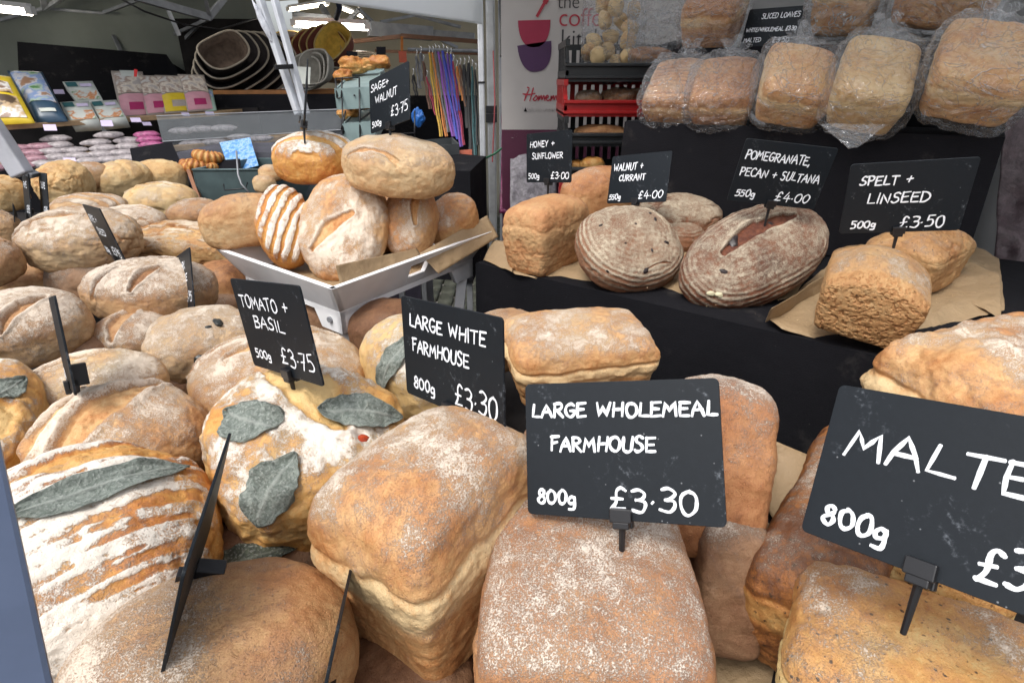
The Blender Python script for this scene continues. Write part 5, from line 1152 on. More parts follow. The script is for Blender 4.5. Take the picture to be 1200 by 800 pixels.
mb = MB(); mb.bar(at(471, 43, d=4.6), at(471, 60, d=4.6), .02, .006); mb.build('strap', LM['orange'], sp)
mb = MB(); mb.box(at(472, 67, d=4.6), (.06, .01, .08)); mb.build('tag_plate', plain("red_orange_tag", (.6, .09, .03), .4), sp)
# ================================================================ banner
ban = empty('banner', (0, 0, 0), label='tall off white banner printed with two stacked bowls', cat='banner')
BD = 2.75
b0 = at(588, 152, d=BD); bx0 = b0.x; by = b0.y; 
def bpt(px, py, lift=0.0):
    # point on the upright banner plane y = by
    x = (px - 600) / F; y = (400 - py) / F; v = Vector((x, CP_ + y * SP_, -SP_ + y * CP_)); t = (by - lift) / v.y; return Vector((0, 0, CAM_H)) + v * t
BANM = plain("banner_vinyl", (.48, .45, .43), .55, var=.04, scale=5, bmp=.05); BURG = plain("burgundy_print", (.09, .018, .045), .55, var=.05)
l0, l1 = bpt(588, 152), bpt(800, 152)
def bquad(name, x0, x1, z0, z1, lift, th, mt):
    mb = MB(); mb.box(((x0 + x1) / 2, by - lift, (z0 + z1) / 2), (x1 - x0, th, z1 - z0)); return mb.build(name, mt, ban)
zt = bpt(600, -40).z
bquad('print_panel', l0.x, l1.x, l0.z, zt, 0, .004, BANM)
zb = bpt(600, 166).z; bquad('burgundy_band', l0.x, l1.x, .12, l0.z - .0005, 0, .004, BURG)
bquad('base_bar', l0.x - .02, l1.x + .02, .02, .119, 0, .10, ALU)
RB = plain("crimson_print", (.32, .012, .05), .5, var=.04); PB = plain("plum_print", (.065, .018, .08), .5, var=.04); INK = plain("dark_ink", (.035, .03, .035), .6); REDI = plain("red_ink", (.42, .03, .05), .6)
def bowl(cx, cy, w, h, tilt, mt, nm):
    pts = []; c = bpt(cx, cy); s = bpt(cx + 1, cy).x - c.x
    n = 18
    P_ = [(-w / 2, 0), (w / 2, 0)] + [(w / 2 * math.cos(t) ** .8 if math.cos(t) >= 0 else -w / 2 * abs(math.cos(t)) ** .8, -h * math.sin(t) ** .9) for t in [math.pi * k / n for k in range(1, n)]]
    ct, st = math.cos(tilt), math.sin(tilt)
    v = [Vector((c.x + (x * ct - y * st) * s, by - .006, c.z + (x * st + y * ct) * s * 1.02)) for x, y in P_]
    mb = MB(); mb.slab(v, .002, (0, 1, 0)); mb.build(nm, mt, ban)
bowl(626, 24, 38, 28, .02, RB, 'bowl_print'); bowl(626, 51, 40, 30, .13, PB, 'bowl_print')
mb = MB(); mb.bar(bpt(629, 20, .006), bpt(640, 0, .006), .012, .002, up=(0, 1, 0)); mb.bar(bpt(638, 4, .0065), bpt(641, -1, .0065), .02, .002, up=(0, 1, 0)); mb.build('spoon_print', REDI, ban)
def print_text(txt, px, py, hpx, mt, shear=0):
    cu = bpy.data.curves.new('lettering', 'FONT'); cu.body = txt; cu.extrude = .0006; cu.shear = shear
    c = bpt(px, py, .005); cu.size = (bpt(px, py - hpx).z - bpt(px, py).z) / .70; cu.space_character = .95; cu.offset = -.001
    o = bpy.data.objects.new('lettering', cu); COL.objects.link(o); o.location = c; o.rotation_euler = (R_(90), 0, 0); o.parent = ban; cu.materials.append(mt)
    me = bpy.data.meshes.new_from_object(o); o2 = bpy.data.objects.new('lettering', me); COL.objects.link(o2); o2.matrix_world = Matrix.Translation(c) @ Matrix.Rotation(R_(90), 4, 'X'); o2.parent = ban; bpy.data.objects.remove(o)
for t, x, y, h, m in (("the", 653, 10, 17, INK), ("coffee", 654, 31, 22, REDI), ("kitchen", 656, 56, 22, INK), ("b", 654, 79, 19, INK), ("With no unnatural add", 612, 131, 5.2, INK)):
    print_text(t, x, y, h, m)
# script word
mb = MB(); c = bpt(612, 118); wd = bpt(661, 118).x - c.x; hh = bpt(612, 104).z - c.z
GS = [((0.05, .0), (.1, .5), (.16, 1.0), (.12, 1.1)), ((.18, 0), (.22, .5), (.26, 1.05)), ((.02, .55), (.15, .5), (.3, .6)), ((.3, .3), (.26, .1), (.31, 0), (.36, .2), (.33, .42), (.3, .3)), ((.38, 0), (.4, .4), (.41, .1), (.45, .42), (.47, .05), (.51, .42), (.54, .02)),
      ((.56, .2), (.62, .3), (.6, .45), (.56, .25), (.6, 0), (.66, .08)), ((.68, 0), (.69, .4), (.7, .1), (.74, .42), (.76, .05), (.8, .42), (.83, .02)), ((.92, .35), (.86, .4), (.85, .1), (.9, .02), (.94, .38), (.95, .02), (1.0, .1))]
rb = MB(); rr_ = random.Random(2)
for k, g in enumerate(GS): ribbon(rb, [(x * wd, y * hh) for x, y in spline(list(g))], .0055, .0001 * k, rr_)
rb.v = [(x + c.x, by - .005 - z, y + c.z) for x, y, z in rb.v]; rb.build('script_lettering', REDI, ban)
print_text("_17", 599, 161, 4, BANM)
# purple film roll and cable beside the banner
FILM = foil("plum_film", (.22, .035, .11)); 
sheet_o = sheet('film_roll', [at(586, 250, d=2.9), at(603, 250, d=2.9), at(604, 110, d=2.95), at(589, 110, d=2.95)], FILM, nx=8, ny=40, amp=.03, freq=14, th=.01); tag(sheet_o, 'crumpled plum coloured plastic film hanging beside the banner', 'plastic film')
sheet_o = sheet('plastic_sheet', [at(598, 262, d=2.75), at(652, 262, d=2.75), at(652, 160, d=2.8), at(598, 160, d=2.8)], foil("grey_film", (.30, .28, .31)), nx=16, ny=30, amp=.04, freq=9, th=.004); tag(sheet_o, 'crinkled grey plastic sheet behind the honey sign', 'plastic sheet')
cb = MB(); cb.tube([at(568, 186, d=2.9), at(580, 180, d=2.85), at(588, 174, d=2.85), at(600, 169, d=2.8), at(606, 163, d=2.8)], .005, 8); o = cb.build('cable', plain("green_rubber", (.03, .14, .07), .5), None, smooth=True); tag(o, 'dark green bungee cord tied from pole to banner', 'cord')
cb = MB(); cb.tube([at(578, 60, d=3.15), at(580, 120, d=3.1), at(577, 190, d=3.1)], .0035, 8); o = cb.build('strap', plain("red_strap", (.22, .015, .02), .5), None); tag(o, 'thin red strap hanging between the dull pole and the banner', 'strap')
cb = MB(); cb.tube([at(587, 0, d=3.0), at(589, 35, d=3.0), at(588, 66, d=3.0)], .012, 8); o = cb.build('strap', BLACKPL, None); tag(o, 'short black strap at the top left of the banner', 'strap')

# ================================================================ bread crates
CRB = plain("black_crate_plastic", (.018, .02, .022), .45, bmp=.05); CRR = plain("red_crate_plastic", (.42, .012, .012), .4, var=.08, bmp=.05)
def crate(x0, y_top, y_bot, x1, d, mt, lab, lip=.4):
    a = at(x0, y_bot, d=d); b = at(x1, y_bot, d=d); t = at(x0, y_top, d=d); h = t.z - a.z
    root = empty('bread_crate', a, label=lab, cat='crate', group='stacked plastic bread crates'); W = b.x - a.x; D = .36
    def bx(nm, c, s, n=None):
        mb = MB(); mb.box(c, s); return mb
    mb = MB(); mb.box((W / 2, D / 2, .006), (W, D, .012)); mb.build('floor', mt, root)
    mb = MB(); mb.box((W / 2, .006, h * lip / 2 + .006), (W, .012, h * lip)); mb.box((W / 2, -.002, h * lip), (W, .022, .010)); mb.box((W / 2, .000, .014), (W, .018, .010)); mb.build('front_lip', mt, root, bevel=.002)
    for sx in (0.006, W - .006):
        mb = MB(); mb.box((sx, D / 2, h - .01), (.014, D, .02)); mb.box((sx, D / 2, .02), (.012, D, .03))
        for k in range(9): mb.box((sx, .02 + k * (D - .04) / 8, h / 2), (.010, .016, h - .04))
        mb.bar((sx, .004, h * lip), (sx, .07, h - .01), .014, .02); mb.build('side_wall', mt, root)
    mb = MB(); mb.box((W / 2, D - .006, h - .01), (W, .012, .02)); mb.box((W / 2, D - .006, .02), (W - .03, .010, .03))
    for k in range(12): mb.box((.03 + k * (W - .06) / 11, D - .006, h / 2), (.018, .009, h - .04))
    mb.build('back_wall', mt, root)
    return root
crate(662, 47, 96, 800, 2.0, CRB, 'black bread crate on top of the stack by the banner')
crate(660, 93, 137, 800, 2.0, CRR, 'bright red bread crate second from the top of the stack')
crate(661, 136, 172, 800, 2.0, CRB, 'black bread crate directly under the red one')
crate(661, 172, 214, 800, 2.0, CRB, 'low black bread crate with golden rolls at the stack bottom')
crate(663, 212, 252, 800, 2.0, CRR, 'second red crate hidden low behind the tin loaves')
pr = at(661, 252, d=2.0); prism('crate_plinth', [(pr.x, pr.y), (pr.x + .42, pr.y), (pr.x + .42, pr.y + .36), (pr.x, pr.y + .36)], .02, pr.z - .002, CLOTH_B); tag(bpy.data.objects['crate_plinth'], 'black plinth under the stacked bread crates', 'plinth')
lump('bread_loaf', 689, 119, 2.12, (.10, .10, .075), BREAD['rustic'], 'pale round loaf at the left of the red crate', 'loaf of bread', 31, 20, cr0=.5, fl0=.3)
lump('bread_loaf', 731, 118, 2.12, (.15, .11, .085), BREAD['rustic'], 'knobbly floured loaf on the right in the red crate', 'loaf of bread', 37, 20, cr0=.8, fl0=.05, amp=.4)
lump('bread_loaf', 705, 158, 2.08, (.19, .12, .07), BREAD['soft'], 'long flat tan loaf in the black crate under the red one', 'loaf of bread', 39, 20, cr0=.5, fl0=-.2)
lump('bread_roll', 694, 193, 2.05, (.085, .08, .055), PASTRY, 'golden roll at the front of the lowest crate', 'bread roll', 41, 16, cr0=.15)
lump('bread_roll', 676, 196, 2.08, (.06, .06, .05), PASTRY, 'small golden roll left in the lowest crate', 'bread roll', 42, 14, cr0=.15)
lump('bread_roll', 684, 228, 2.05, (.08, .08, .05), PASTRY, 'golden roll in the hidden red crate', 'bread roll', 43, 14, cr0=.3)

# ================================================================ plastic bags
def film_mat(name, milk=.034, gloss=.26):
    m, nt, b = nmat(name); out = nt.nodes["Material Output"]
    info = nt.nodes.new("ShaderNodeObjectInfo"); tc = nt.nodes.new("ShaderNodeTexCoord"); tc.name = "TC"
    off = nt.nodes.new("ShaderNodeVectorMath"); off.operation = 'MULTIPLY_ADD'; nt.links.new(info.outputs["Random"], off.inputs[0]); off.inputs[1].default_value = (9, 4, 7)
    st = nt.nodes.new("ShaderNodeVectorMath"); st.operation = 'MULTIPLY'; nt.links.new(tc.outputs["Object"], st.inputs[0]); st.inputs[1].default_value = (1, 1.0, 2.2); nt.links.new(st.outputs[0], off.inputs[2])
    V = off.outputs[0]
    t = tex(nt, 7, 3, .55, vec=V); t.inputs["Distortion"].default_value = 2.6
    # ridged creases
    a = math_(nt, 'ABSOLUTE', math_(nt, 'SUBTRACT', t.outputs[0], .5)); rdg = smooth_(nt, a, .016, .0)
    t2 = tex(nt, 20, 2, .6, vec=V); t2.inputs["Distortion"].default_value = 1.2; a2 = math_(nt, 'ABSOLUTE', math_(nt, 'SUBTRACT', t2.outputs[0], .5)); r2 = smooth_(nt, a2, .03, .0)
    h = math_(nt, 'MULTIPLY_ADD', r2, .5, rdg); h = math_(nt, 'MULTIPLY_ADD', t.outputs[0], 2.5, h)
    nrm = bump(nt, None, h, 1.0, .010)
    tr = nt.nodes.new("ShaderNodeBsdfTransparent"); tr.inputs[0].default_value = (.97, .97, .97, 1)
    gl = nt.nodes.new("ShaderNodeBsdfGlossy"); gl.inputs["Roughness"].default_value = .10; gl.inputs["Color"].default_value = (.95, .97, 1, 1); nt.links.new(nrm, gl.inputs["Normal"])
    df = nt.nodes.new("ShaderNodeBsdfDiffuse"); df.inputs["Color"].default_value = (.8, .82, .85, 1); nt.links.new(nrm, df.inputs["Normal"])
    fr = nt.nodes.new("ShaderNodeLayerWeight"); fr.inputs[0].default_value = .35; nt.links.new(nrm, fr.inputs["Normal"])
    f1 = math_(nt, 'MULTIPLY_ADD', rdg, milk * 10, milk); f1 = math_(nt, 'MULTIPLY_ADD', r2, milk * 2.5, f1); f1 = math_(nt, 'MULTIPLY_ADD', math_(nt, 'POWER', fr.outputs["Facing"], 2.0), milk * 3.0, f1, clamp=True)  # diffuse white along the creases paints highlight streaks on the film
    m1 = nt.nodes.new("ShaderNodeMixShader"); nt.links.new(f1, m1.inputs[0]); nt.links.new(tr.outputs[0], m1.inputs[1]); nt.links.new(df.outputs[0], m1.inputs[2])
    f2 = math_(nt, 'MULTIPLY_ADD', math_(nt, 'POWER', fr.outputs["Facing"], 2.5), gloss * 2.2, .045, clamp=True)
    m2 = nt.nodes.new("ShaderNodeMixShader"); nt.links.new(f2, m2.inputs[0]); nt.links.new(m1.outputs[0], m2.inputs[1]); nt.links.new(gl.outputs[0], m2.inputs[2]); nt.links.new(m2.outputs[0], out.inputs[0])
    return m
FILMC = film_mat("clear_bag_film"); FILMW = film_mat("cloudy_bag_film", .07, .22)
def bag_geo(dims, seed, neck=1, n=44, grow=.010):
    C, Q = cubesphere(n); k = 4; s = C / ((np.abs(C) ** k).sum(1) ** (1 / k))[:, None]
    V = s * (np.array(dims) / 2 + grow)
    Nn = vnormals(V, Q)
    if neck:
        u = s[:, 0] * neck; t = sstep(.72, 1.0, u)
        V[:, 0] += neck * t ** 1.5 * dims[0] * .26 * (1 - .4 * (s[:, 1] ** 2 + s[:, 2] ** 2))
        g = 1 - .78 * t * sstep(1.2, .2, np.sqrt(s[:, 1] ** 2 + s[:, 2] ** 2) * 0 + .2)
        V[:, 1] *= g; V[:, 2] *= g
        V[:, 2] += t * .02
    P = V * np.array([14, 26, 26]) + seed * 3.3
    r = 1 - np.abs(fbm(P, 3, seed)) * 4; r = np.clip(r, 0, 1)
    V = V + Nn * (.0065 * r + .0025 * fbm(V * 60 + seed, 2, seed + 1) + .001)[:, None]
    # flat seam tail at the near end
    return V, Q
def wrapped(key, mat, lab, mt=FILMC, neck=1, seed=1, n=34, **kw):
    root, cr = loaf(key, mat, lab, n=n, name='bagged_loaf', cat='bagged loaf', group='bread loaves in clear plastic bags', parts=True, **kw)
    dims = LOAVES[key][3]; V, Q = bag_geo(dims, seed, neck)
    link('bag', np_mesh('bag', V, Q), mt, root)
    if neck:  # ruffled open end of the bag
        nu, nv = 48, 8; x0 = dims[0] / 2 + dims[0] * .20; VV = []
        for j in range(nv + 1):
            t = j / nv
            for i in range(nu):
                a = 2 * math.pi * i / nu; r = .010 + .020 * t + (.003 + .005 * t) * math.sin(a * 5 + seed) + .005 * t * math.sin(a * 11 + seed * 2)
                VV.append((neck * (x0 + .035 * t + .003 * t * math.sin(a * 5 + seed)), r * math.cos(a), r * math.sin(a) * .8 + .02))
        Qq = [(j * nu + i, j * nu + (i + 1) % nu, (j + 1) * nu + (i + 1) % nu, (j + 1) * nu + i) for j in range(nv) for i in range(nu)]
        link('bag_neck', np_mesh('bag_neck', np.array(VV), np.array(Qq)), FILMW, root)
    return root
tin = dict(lump=.6, flour=-.2, crust=.42)
WK = dict(overhang=.4, band=.8)
wrapped('w1', 'soft', 'bagged sliced loaf with a ruffled neck, nearest the crates', **WK, seed=3, slices=.013, flour=.1, crust=.55, lump=.6)
wrapped('w2', 'soft', 'bagged brown tin loaf second from the crates on the riser', **WK, seed=5, flour=-.3, crust=.62, lump=.6)
wrapped('w3', 'white', 'bagged loaf with pale shoulders and golden end under the sliced loaves sign', **WK, seed=8, flour=-.3, crust=.25, lump=.6)
wrapped('w4', 'straw', 'pale bagged white loaf with its bag corner hanging over the riser', **WK, seed=11, flour=-.3, crust=.22, lump=.6)
wrapped('w5', 'white', 'large bagged farmhouse loaf at the right end of the riser', **WK, seed=13, flour=-.3, crust=.35, lump=.8)
wrapped('w6', 'soft', 'bagged brown loaf standing upright left of the sliced loaves sign', **WK, seed=17, flour=-.3, crust=.7, lump=.6)
wrapped('w7', 'soft', 'cloudy bagged loaf behind the sliced loaves sign in the upper row', **WK, mt=FILMW, seed=19, flour=-.1, crust=.45, lump=.6)
wrapped('w8', 'soft', 'long bagged sliced brown loaf lying across the upper right', **WK, seed=23, neck=0, slices=.014, flour=-.3, crust=.55, lump=.6)
# bag corner hanging down at w4
o = sheet('bag_corner', [at(962, 146, d=1.09), at(1040, 146, d=1.07), at(1004, 174, d=1.05), at(994, 175, d=1.05)], FILMC, nx=16, ny=10, amp=.006, freq=30, th=.0004); tag(o, 'pointed clear bag corner drooping over the black riser edge', 'bag corner')
# rolls in a bag
rnd = random.Random(11)
RP = [(700, 66), (722, 74), (712, 60), (735, 66), (696, 48), (716, 42), (736, 48), (708, 24), (728, 26), (722, 8), (742, 12), (706, 6), (738, 34), (690, 62), (745, 70)]
for i, (x, y) in enumerate(RP):
    lump('bread_roll', x, y, 2.12 + .05 * (i % 3), (.062, .055, .055), BREAD['straw'], 'small pale bread roll in the big clear bag on the top crate', 'bread roll', 60 + i, 12, rot=(rnd.random() * 3, rnd.random() * 3, rnd.random() * 3), cr0=.1, fl0=-.3, group='pale rolls bagged on the top crate', amp=.2)
def loose_bag(px, py, d, dims, lab, mt, seed, rot=(0, 0, 0)):
    V, Q = bag_geo(dims, seed, 1, 36); V = V[:, [1, 2, 0]]
    V = V * (1 + .10 * fbm(V * 12, 2, seed))[:, None]
    o = link('plastic_bag', np_mesh('plastic_bag', V, Q), mt, loc=at(px, py, d=d)); o.rotation_euler = rot; return tag(o, lab, 'plastic bag')
loose_bag(718, 38, 2.16, (.32, .19, .17), 'large clear bag full of pale rolls in the top black crate', FILMC, 4)
loose_bag(768, 36, 2.05, (.26, .16, .14), 'cloudy crumpled bag beside the bag of rolls on the top crate', FILMW, 6)
lump('bread_loaf', 762, 66, 2.1, (.16, .1, .06), BREAD['soft'], 'seeded brown roll under the cloudy bag on the top crate', 'loaf of bread', 71, 18, cr0=.6, fl0=0)
# sheet of film along the right edge
o = sheet('plastic_sheet', [at(1158, 380, d=1.45), at(1330, 420, d=1.3), at(1330, 120, d=1.4), at(1178, 130, d=1.5)], foil("dusky_film", (.12, .085, .095)), nx=50, ny=50, amp=.05, freq=9, th=.003); tag(o, 'crinkled dusky plastic sheet hanging at the right edge', 'plastic sheet')
# ================================================================ white tray on legs
tray = empty('white_tray', (0, 0, 0), label='white painted wooden serving tray on short legs holding loaves', cat='tray')
nA = at(389, 339, z=1.29); rB = at(577, 271, z=1.29); lC = at(270, 284, z=1.29)
u = (rB - nA); Lu = u.length; u.normalize(); v = (lC - nA); Lv = v.length; v.normalize()
v = (v - u * v.dot(u) * .45).normalized(); Lv *= .93
def tp(a, b, z): return nA + u * a + v * b + Vector((0, 0, z))
ins, hh, th = .035, -.060, .012
def wall(p, q, p2, q2, nin, holes=None, nm='side_panel'):
    """p,q rim corners; p2,q2 lower corners; nin inward direction"""
    mb = MB()
    def pt(s, t): return (p * (1 - s) + q * s) * (1 - t) + (p2 * (1 - s) + q2 * s) * t
    segs = [(0, 1, 0, 1)] if not holes else [(0, holes[0], 0, 1), (holes[1], 1, 0, 1), (holes[0], holes[1], 0, .25), (holes[0], holes[1], .68, 1)]
    for s0, s1, t0, t1 in segs:
        a = [pt(s0, t0), pt(s1, t0), pt(s1, t1), pt(s0, t1)]; mb.slab(a, th, nin)
    return mb.build(nm, WHITEP, tray, bevel=.0012)
i_ = lambda a, b, z: tp(a, b, z)
wall(i_(0, 0, 0), i_(Lu, 0, 0), i_(ins, ins, hh), i_(Lu - ins, ins, hh), v, holes=(.43, .55))
wall(i_(0, 0, 0), i_(0, Lv, 0), i_(ins, ins, hh), i_(ins, Lv - ins, hh), u)
wall(i_(0, Lv, 0), i_(Lu, Lv, 0), i_(ins, Lv - ins, hh), i_(Lu - ins, Lv - ins, hh), -v)
wall(i_(Lu, 0, 0), i_(Lu, Lv, 0), i_(Lu - ins, ins, hh), i_(Lu - ins, Lv - ins, hh), -u)
mb = MB(); mb.slab([i_(ins, ins, hh), i_(Lu - ins, ins, hh), i_(Lu - ins, Lv - ins, hh), i_(ins, Lv - ins, hh)], -.010, (0, 0, 1)); mb.build('tray_floor', WHITEP, tray)
# corner brackets and legs
def bracket(cx, cy, su, sv):
    mb = MB(); z0 = hh - .0005; o_ = i_(cx, cy, 0)
    for d, s, ln in ((u, su, .085), (v, sv, .085)):
        n = (v * sv) if d is u else (u * su)
        a = o_ + Vector((0, 0, z0)); pts = [a, a + d * s * ln, a + d * s * ln * .72 + Vector((0, 0, -.042)), a + Vector((0, 0, -.042))]
        mb.slab(pts, .012, n)
    mb.build('corner_bracket', WHITEP, tray, bevel=.001)
    mb = MB(); top = o_ + u * su * .015 + v * sv * .015 + Vector((0, 0, z0 - .005)); bot = Vector((top.x, top.y, 1.09)) + u * su * .03
    mb.bar(top, bot, .022, .022, up=(0, 1, 0)); mb.build('leg', WHITEP, tray, bevel=.001)
bracket(ins, ins, 1, 1); bracket(Lu - ins, ins, -1, 1); bracket(ins, Lv - ins, 1, -1); bracket(Lu - ins, Lv - ins, -1, -1)
mb = MB(); q = i_(ins - .001, ins + .03, hh - .02); mb.tube([q, q - u * .004], .0055, 12); mb.build('screw', STEEL, tray)
def paper(lab, pts, nx=30, ny=16, amp=.006, freq=16, seed=0, drop=None):
    o = sheet('paper_sheet', pts, PAPER, nx=nx, ny=ny, amp=amp, freq=freq, seed=seed, th=.0005); return tag(o, lab, 'paper sheet')
# paper inside the tray, folded over the right rim
paper('brown paper sheet folded over the right rim of the white tray', [i_(.26, -.013, -.040), i_(Lu + .01, -.012, -.012), i_(Lu + .02, .03, .028), i_(.235, .014, .003)], nx=30, ny=10, amp=.004, seed=2)
paper('brown paper corner standing between the near tray rim and the big floured loaf', [i_(.03, .014, -.02), i_(.24, .014, -.01), i_(.24, .03, .008), i_(.03, .022, .028)], amp=.004, seed=3)
paper('brown paper lining on the floor of the white tray', [i_(.04, .045, -.048), i_(Lu - .04, .045, -.048), i_(Lu - .04, Lv - .04, -.048), i_(.04, Lv - .04, -.048)], amp=.002, seed=4)

# ================================================================ paper on the right display
def edge_paper(lab, front, back, seed, lift=.0, curl=.0, nx=60, ny=26):
    """sheet lying on the black cloth at z=1.25 whose wavy front edge hangs over; front/back are photo points on the table top plane, front points with hang"""
    fr = [(at(x, y, z=1.2505 - h), h) for x, y, h in front]; bk = [at(x, y, z=1.252) for x, y in back]
    def interp(lst, t):
        k = t * (len(lst) - 1); i = min(int(k), len(lst) - 2); f = k - i; f = f * f * (3 - 2 * f) * .5 + f * .5; return lst[i] * (1 - f) + lst[i + 1] * f
    FP_ = [p for p, h in fr]; V = []
    for j in range(ny + 1):
        t = j / ny
        for i in range(nx + 1):
            s = i / nx; a = interp(FP_, s); b = interp(bk, s); edge = Vector((a.x, a.y))
            # lip of the table along this line
            drop = max(0, 1.2505 - a.z)
            if drop > 0 and t < .16:
                e0 = a + (b - a) * .10; e0.z = 1.2525; q = a.lerp(e0, t / .16)
            elif drop > 0:
                e0 = a + (b - a) * .10; e0.z = 1.2525; q = e0.lerp(b, (t - .16) / .84)
            else: q = a.lerp(b, t)
            V.append(tuple(q))
    V = np.array(V); w = fbm(V * 13 + seed * 5, 3, seed); V[:, 2] += lift + .010 * np.abs(w) * 1.2 + curl * np.maximum(0, 1 - np.repeat(np.linspace(0, 1, ny + 1), nx + 1) * 4)
    Q = [(j * (nx + 1) + i, j * (nx + 1) + i + 1, (j + 1) * (nx + 1) + i + 1, (j + 1) * (nx + 1) + i) for j in range(ny) for i in range(nx)]
    o = link('paper_sheet', np_mesh('paper_sheet', V, np.array(Q)), PAPER); m = o.modifiers.new("thick", 'SOLIDIFY'); m.thickness = .0005; return tag(o, lab, 'paper sheet')
edge_paper('long brown paper sheet under the round and oval loaves on the black table', [(572, 297, 0), (604, 322, .004), (660, 334, .012), (700, 341, .015), (738, 349, .02), (770, 350, .015), (800, 364, .02), (842, 371, .022), (872, 381, .03), (900, 372, .02), (925, 362, .012)],
           [(618, 262), (680, 262), (740, 262), (800, 262), (860, 262), (920, 262), (990, 268)], 3)
edge_paper('brown paper sheet curling up beneath the crumbly spelt loaf', [(897, 378, 0), (915, 389, 0), (945, 397, .006), (985, 408, .016), (1020, 414, .02), (1060, 404, .015), (1110, 384, .01), (1176, 366, 0)],
           [(985, 300), (1020, 290), (1060, 285), (1100, 285), (1140, 290), (1170, 305)], 7, lift=.003)
paper('rolled edge of brown paper rising beside the oval fruit loaf', [at(898, 378, z=1.256), at(985, 330, z=1.257), at(988, 310, z=1.285), at(905, 362, z=1.285)], amp=.006, seed=9)
paper('torn zigzag brown paper corner behind the spelt loaf', [at(1098, 340, z=1.256), at(1174, 372, z=1.256), at(1172, 322, z=1.275), at(1118, 298, z=1.27)], amp=.008, seed=12)
paper('brown paper end poking out between the tray and the black table', [at(566, 303, z=1.253), at(600, 318, z=1.253), at(604, 285, z=1.27), at(578, 282, z=1.27)], amp=.006, seed=14)
paper('brown paper liner showing between the two front loaf rows', [at(880, 560, z=1.10), at(925, 640, z=1.10), at(965, 540, z=1.14), at(905, 515, z=1.16)], amp=.006, seed=15)
paper('brown paper lining deep in the gap beside the malted loaves', [at(820, 820, z=1.09), at(900, 820, z=1.09), at(935, 640, z=1.09), at(885, 600, z=1.09)], amp=.004, seed=16)

# ================================================================ loaves: foreground
SL = lambda *a: a
loaf('n1', 'white', 'big square white farmhouse loaf with flour dusted golden top, front centre', n=120, lump=.6, flour=.24, patch=.55, top_flour=.35, crust=.47, seed=11)
loaf('n2', 'whole', 'large wholemeal tin loaf with heavy flour under the wholemeal farmhouse sign', n=120, lump=.7, flour=.27, patch=.3, top_flour=.35, crust=.5, overhang=.7, band=.5, seed=12)
loaf('n3', 'whole', 'upended wholemeal loaf with floured end to the right of the wholemeal sign', n=70, lump=.7, flour=.25, patch=.35, top_flour=.6, crust=.72, overhang=.2, band=0)
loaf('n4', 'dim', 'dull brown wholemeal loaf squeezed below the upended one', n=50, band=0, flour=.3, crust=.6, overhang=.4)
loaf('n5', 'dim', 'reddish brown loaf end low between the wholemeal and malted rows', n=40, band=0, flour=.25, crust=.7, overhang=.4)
loaf('n6', 'white', 'golden tin loaf with pale lower sides behind the two farmhouse signs', n=80, lump=.8, flour=.1, patch=.4, top_flour=.6, crust=.42, overhang=1.2)
loaf('n7', 'rustic', 'small rounded loaf peeking out behind the white farmhouse sign', n=40, flour=.1, crust=.5)
r8, c8 = loaf('n8', 'gold', 'pale floured herb loaf left of the white farmhouse sign with a grey leaf', n=60, parts=True, flour=.3, patch=.5, crust=.2)
r9, c9 = loaf('n9', 'gold', 'golden tomato loaf topped with three grey green basil leaves', n=110, parts=True, flour=.18, patch=.9, top_flour=.3, crust=.4, lump=2.2, seed=21, slashes=[(-.1, .9, .2, -.2, .28, .003, -.2)])
loaf('n10', 'white', 'floury round loaf with golden slashes behind the tomato and basil sign', n=70, flour=.25, patch=.3, crust=.42, slashes=[(-.9, .25, .5, .75, .13, .006, -.18), (-.6, -.1, .75, .3, .12, .006, -.18)])
r11, c11 = loaf('n11', 'rustic', 'small pale knobbly olive loaf behind the tomato sign', n=50, parts=True, flour=.25, patch=.4, crust=.3, lump=1.4)
loaf('n12', 'white', 'broad floured loaf with a wide diagonal golden slash at the left', n=110, flour=.2, patch=.45, top_flour=.5, crust=.44, seed=24, lump=1.2, slashes=[(-.45, -.75, .45, .65, .26, .007, -.12), (-1.0, -.6, -.35, .5, .16, .006, -.1)])
loaf('n13', 'white', 'floured loaf behind the broad slashed loaf with a sign stuck in it', n=60, flour=.3, patch=.4, crust=.36, slashes=[(-.7, -.4, .1, .3, .2, .005, -.15)])
r14, c14 = loaf('n14', 'gold', 'floured loaf cut by the left edge with one small green leaf', n=70, parts=True, flour=.1, patch=.8, crust=.32, lump=1.4, slashes=[(-.2, -.8, .6, -.1, .3, .006, -.15)])
r15, c15 = loaf('n15', 'gold', 'large orange crusted loaf with one long basil leaf and thick streaks of flour', n=130, parts=True, flour=.50, patch=.2, top_flour=.5, crust=.46, lump=1.1, seed=27, fside=-.5, streak=(8, .55), slashes=[(-.25, .55, .95, .52, .2, .004, -.28)])
loaf('n16', 'soft', 'smooth brown bun shaped loaf at the very bottom with a sign edge on to us', n=110, flour=.28, patch=.4, top_flour=.2, crust=.44, lump=.5, wrink=.5, seed=28, fside=-.5)
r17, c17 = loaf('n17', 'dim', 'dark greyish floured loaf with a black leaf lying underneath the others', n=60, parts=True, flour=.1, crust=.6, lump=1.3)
loaf('n18', 'malt', 'yellow brown malted tin loaf with a floured top at the bottom right', n=120, flour=.12, patch=.6, top_flour=.35, crust=.54, lump=1.0, seed=31)
loaf('n19', 'malt', 'red brown malted loaf standing tall beside the gap between the front rows', n=80, flour=-.05, patch=.4, crust=.9, lump=1.2, overhang=.4)
loaf('n20', 'malt', 'amber sided malted loaf tucked below the malted sign', n=60, flour=-.2, crust=.35, lump=1.2, overhang=.5)
loaf('n21', 'white', 'big crusty tin loaf with thick white flour at the right edge behind the malted sign', n=90, flour=.16, patch=.6, top_flour=.5, crust=.5, lump=1.3)
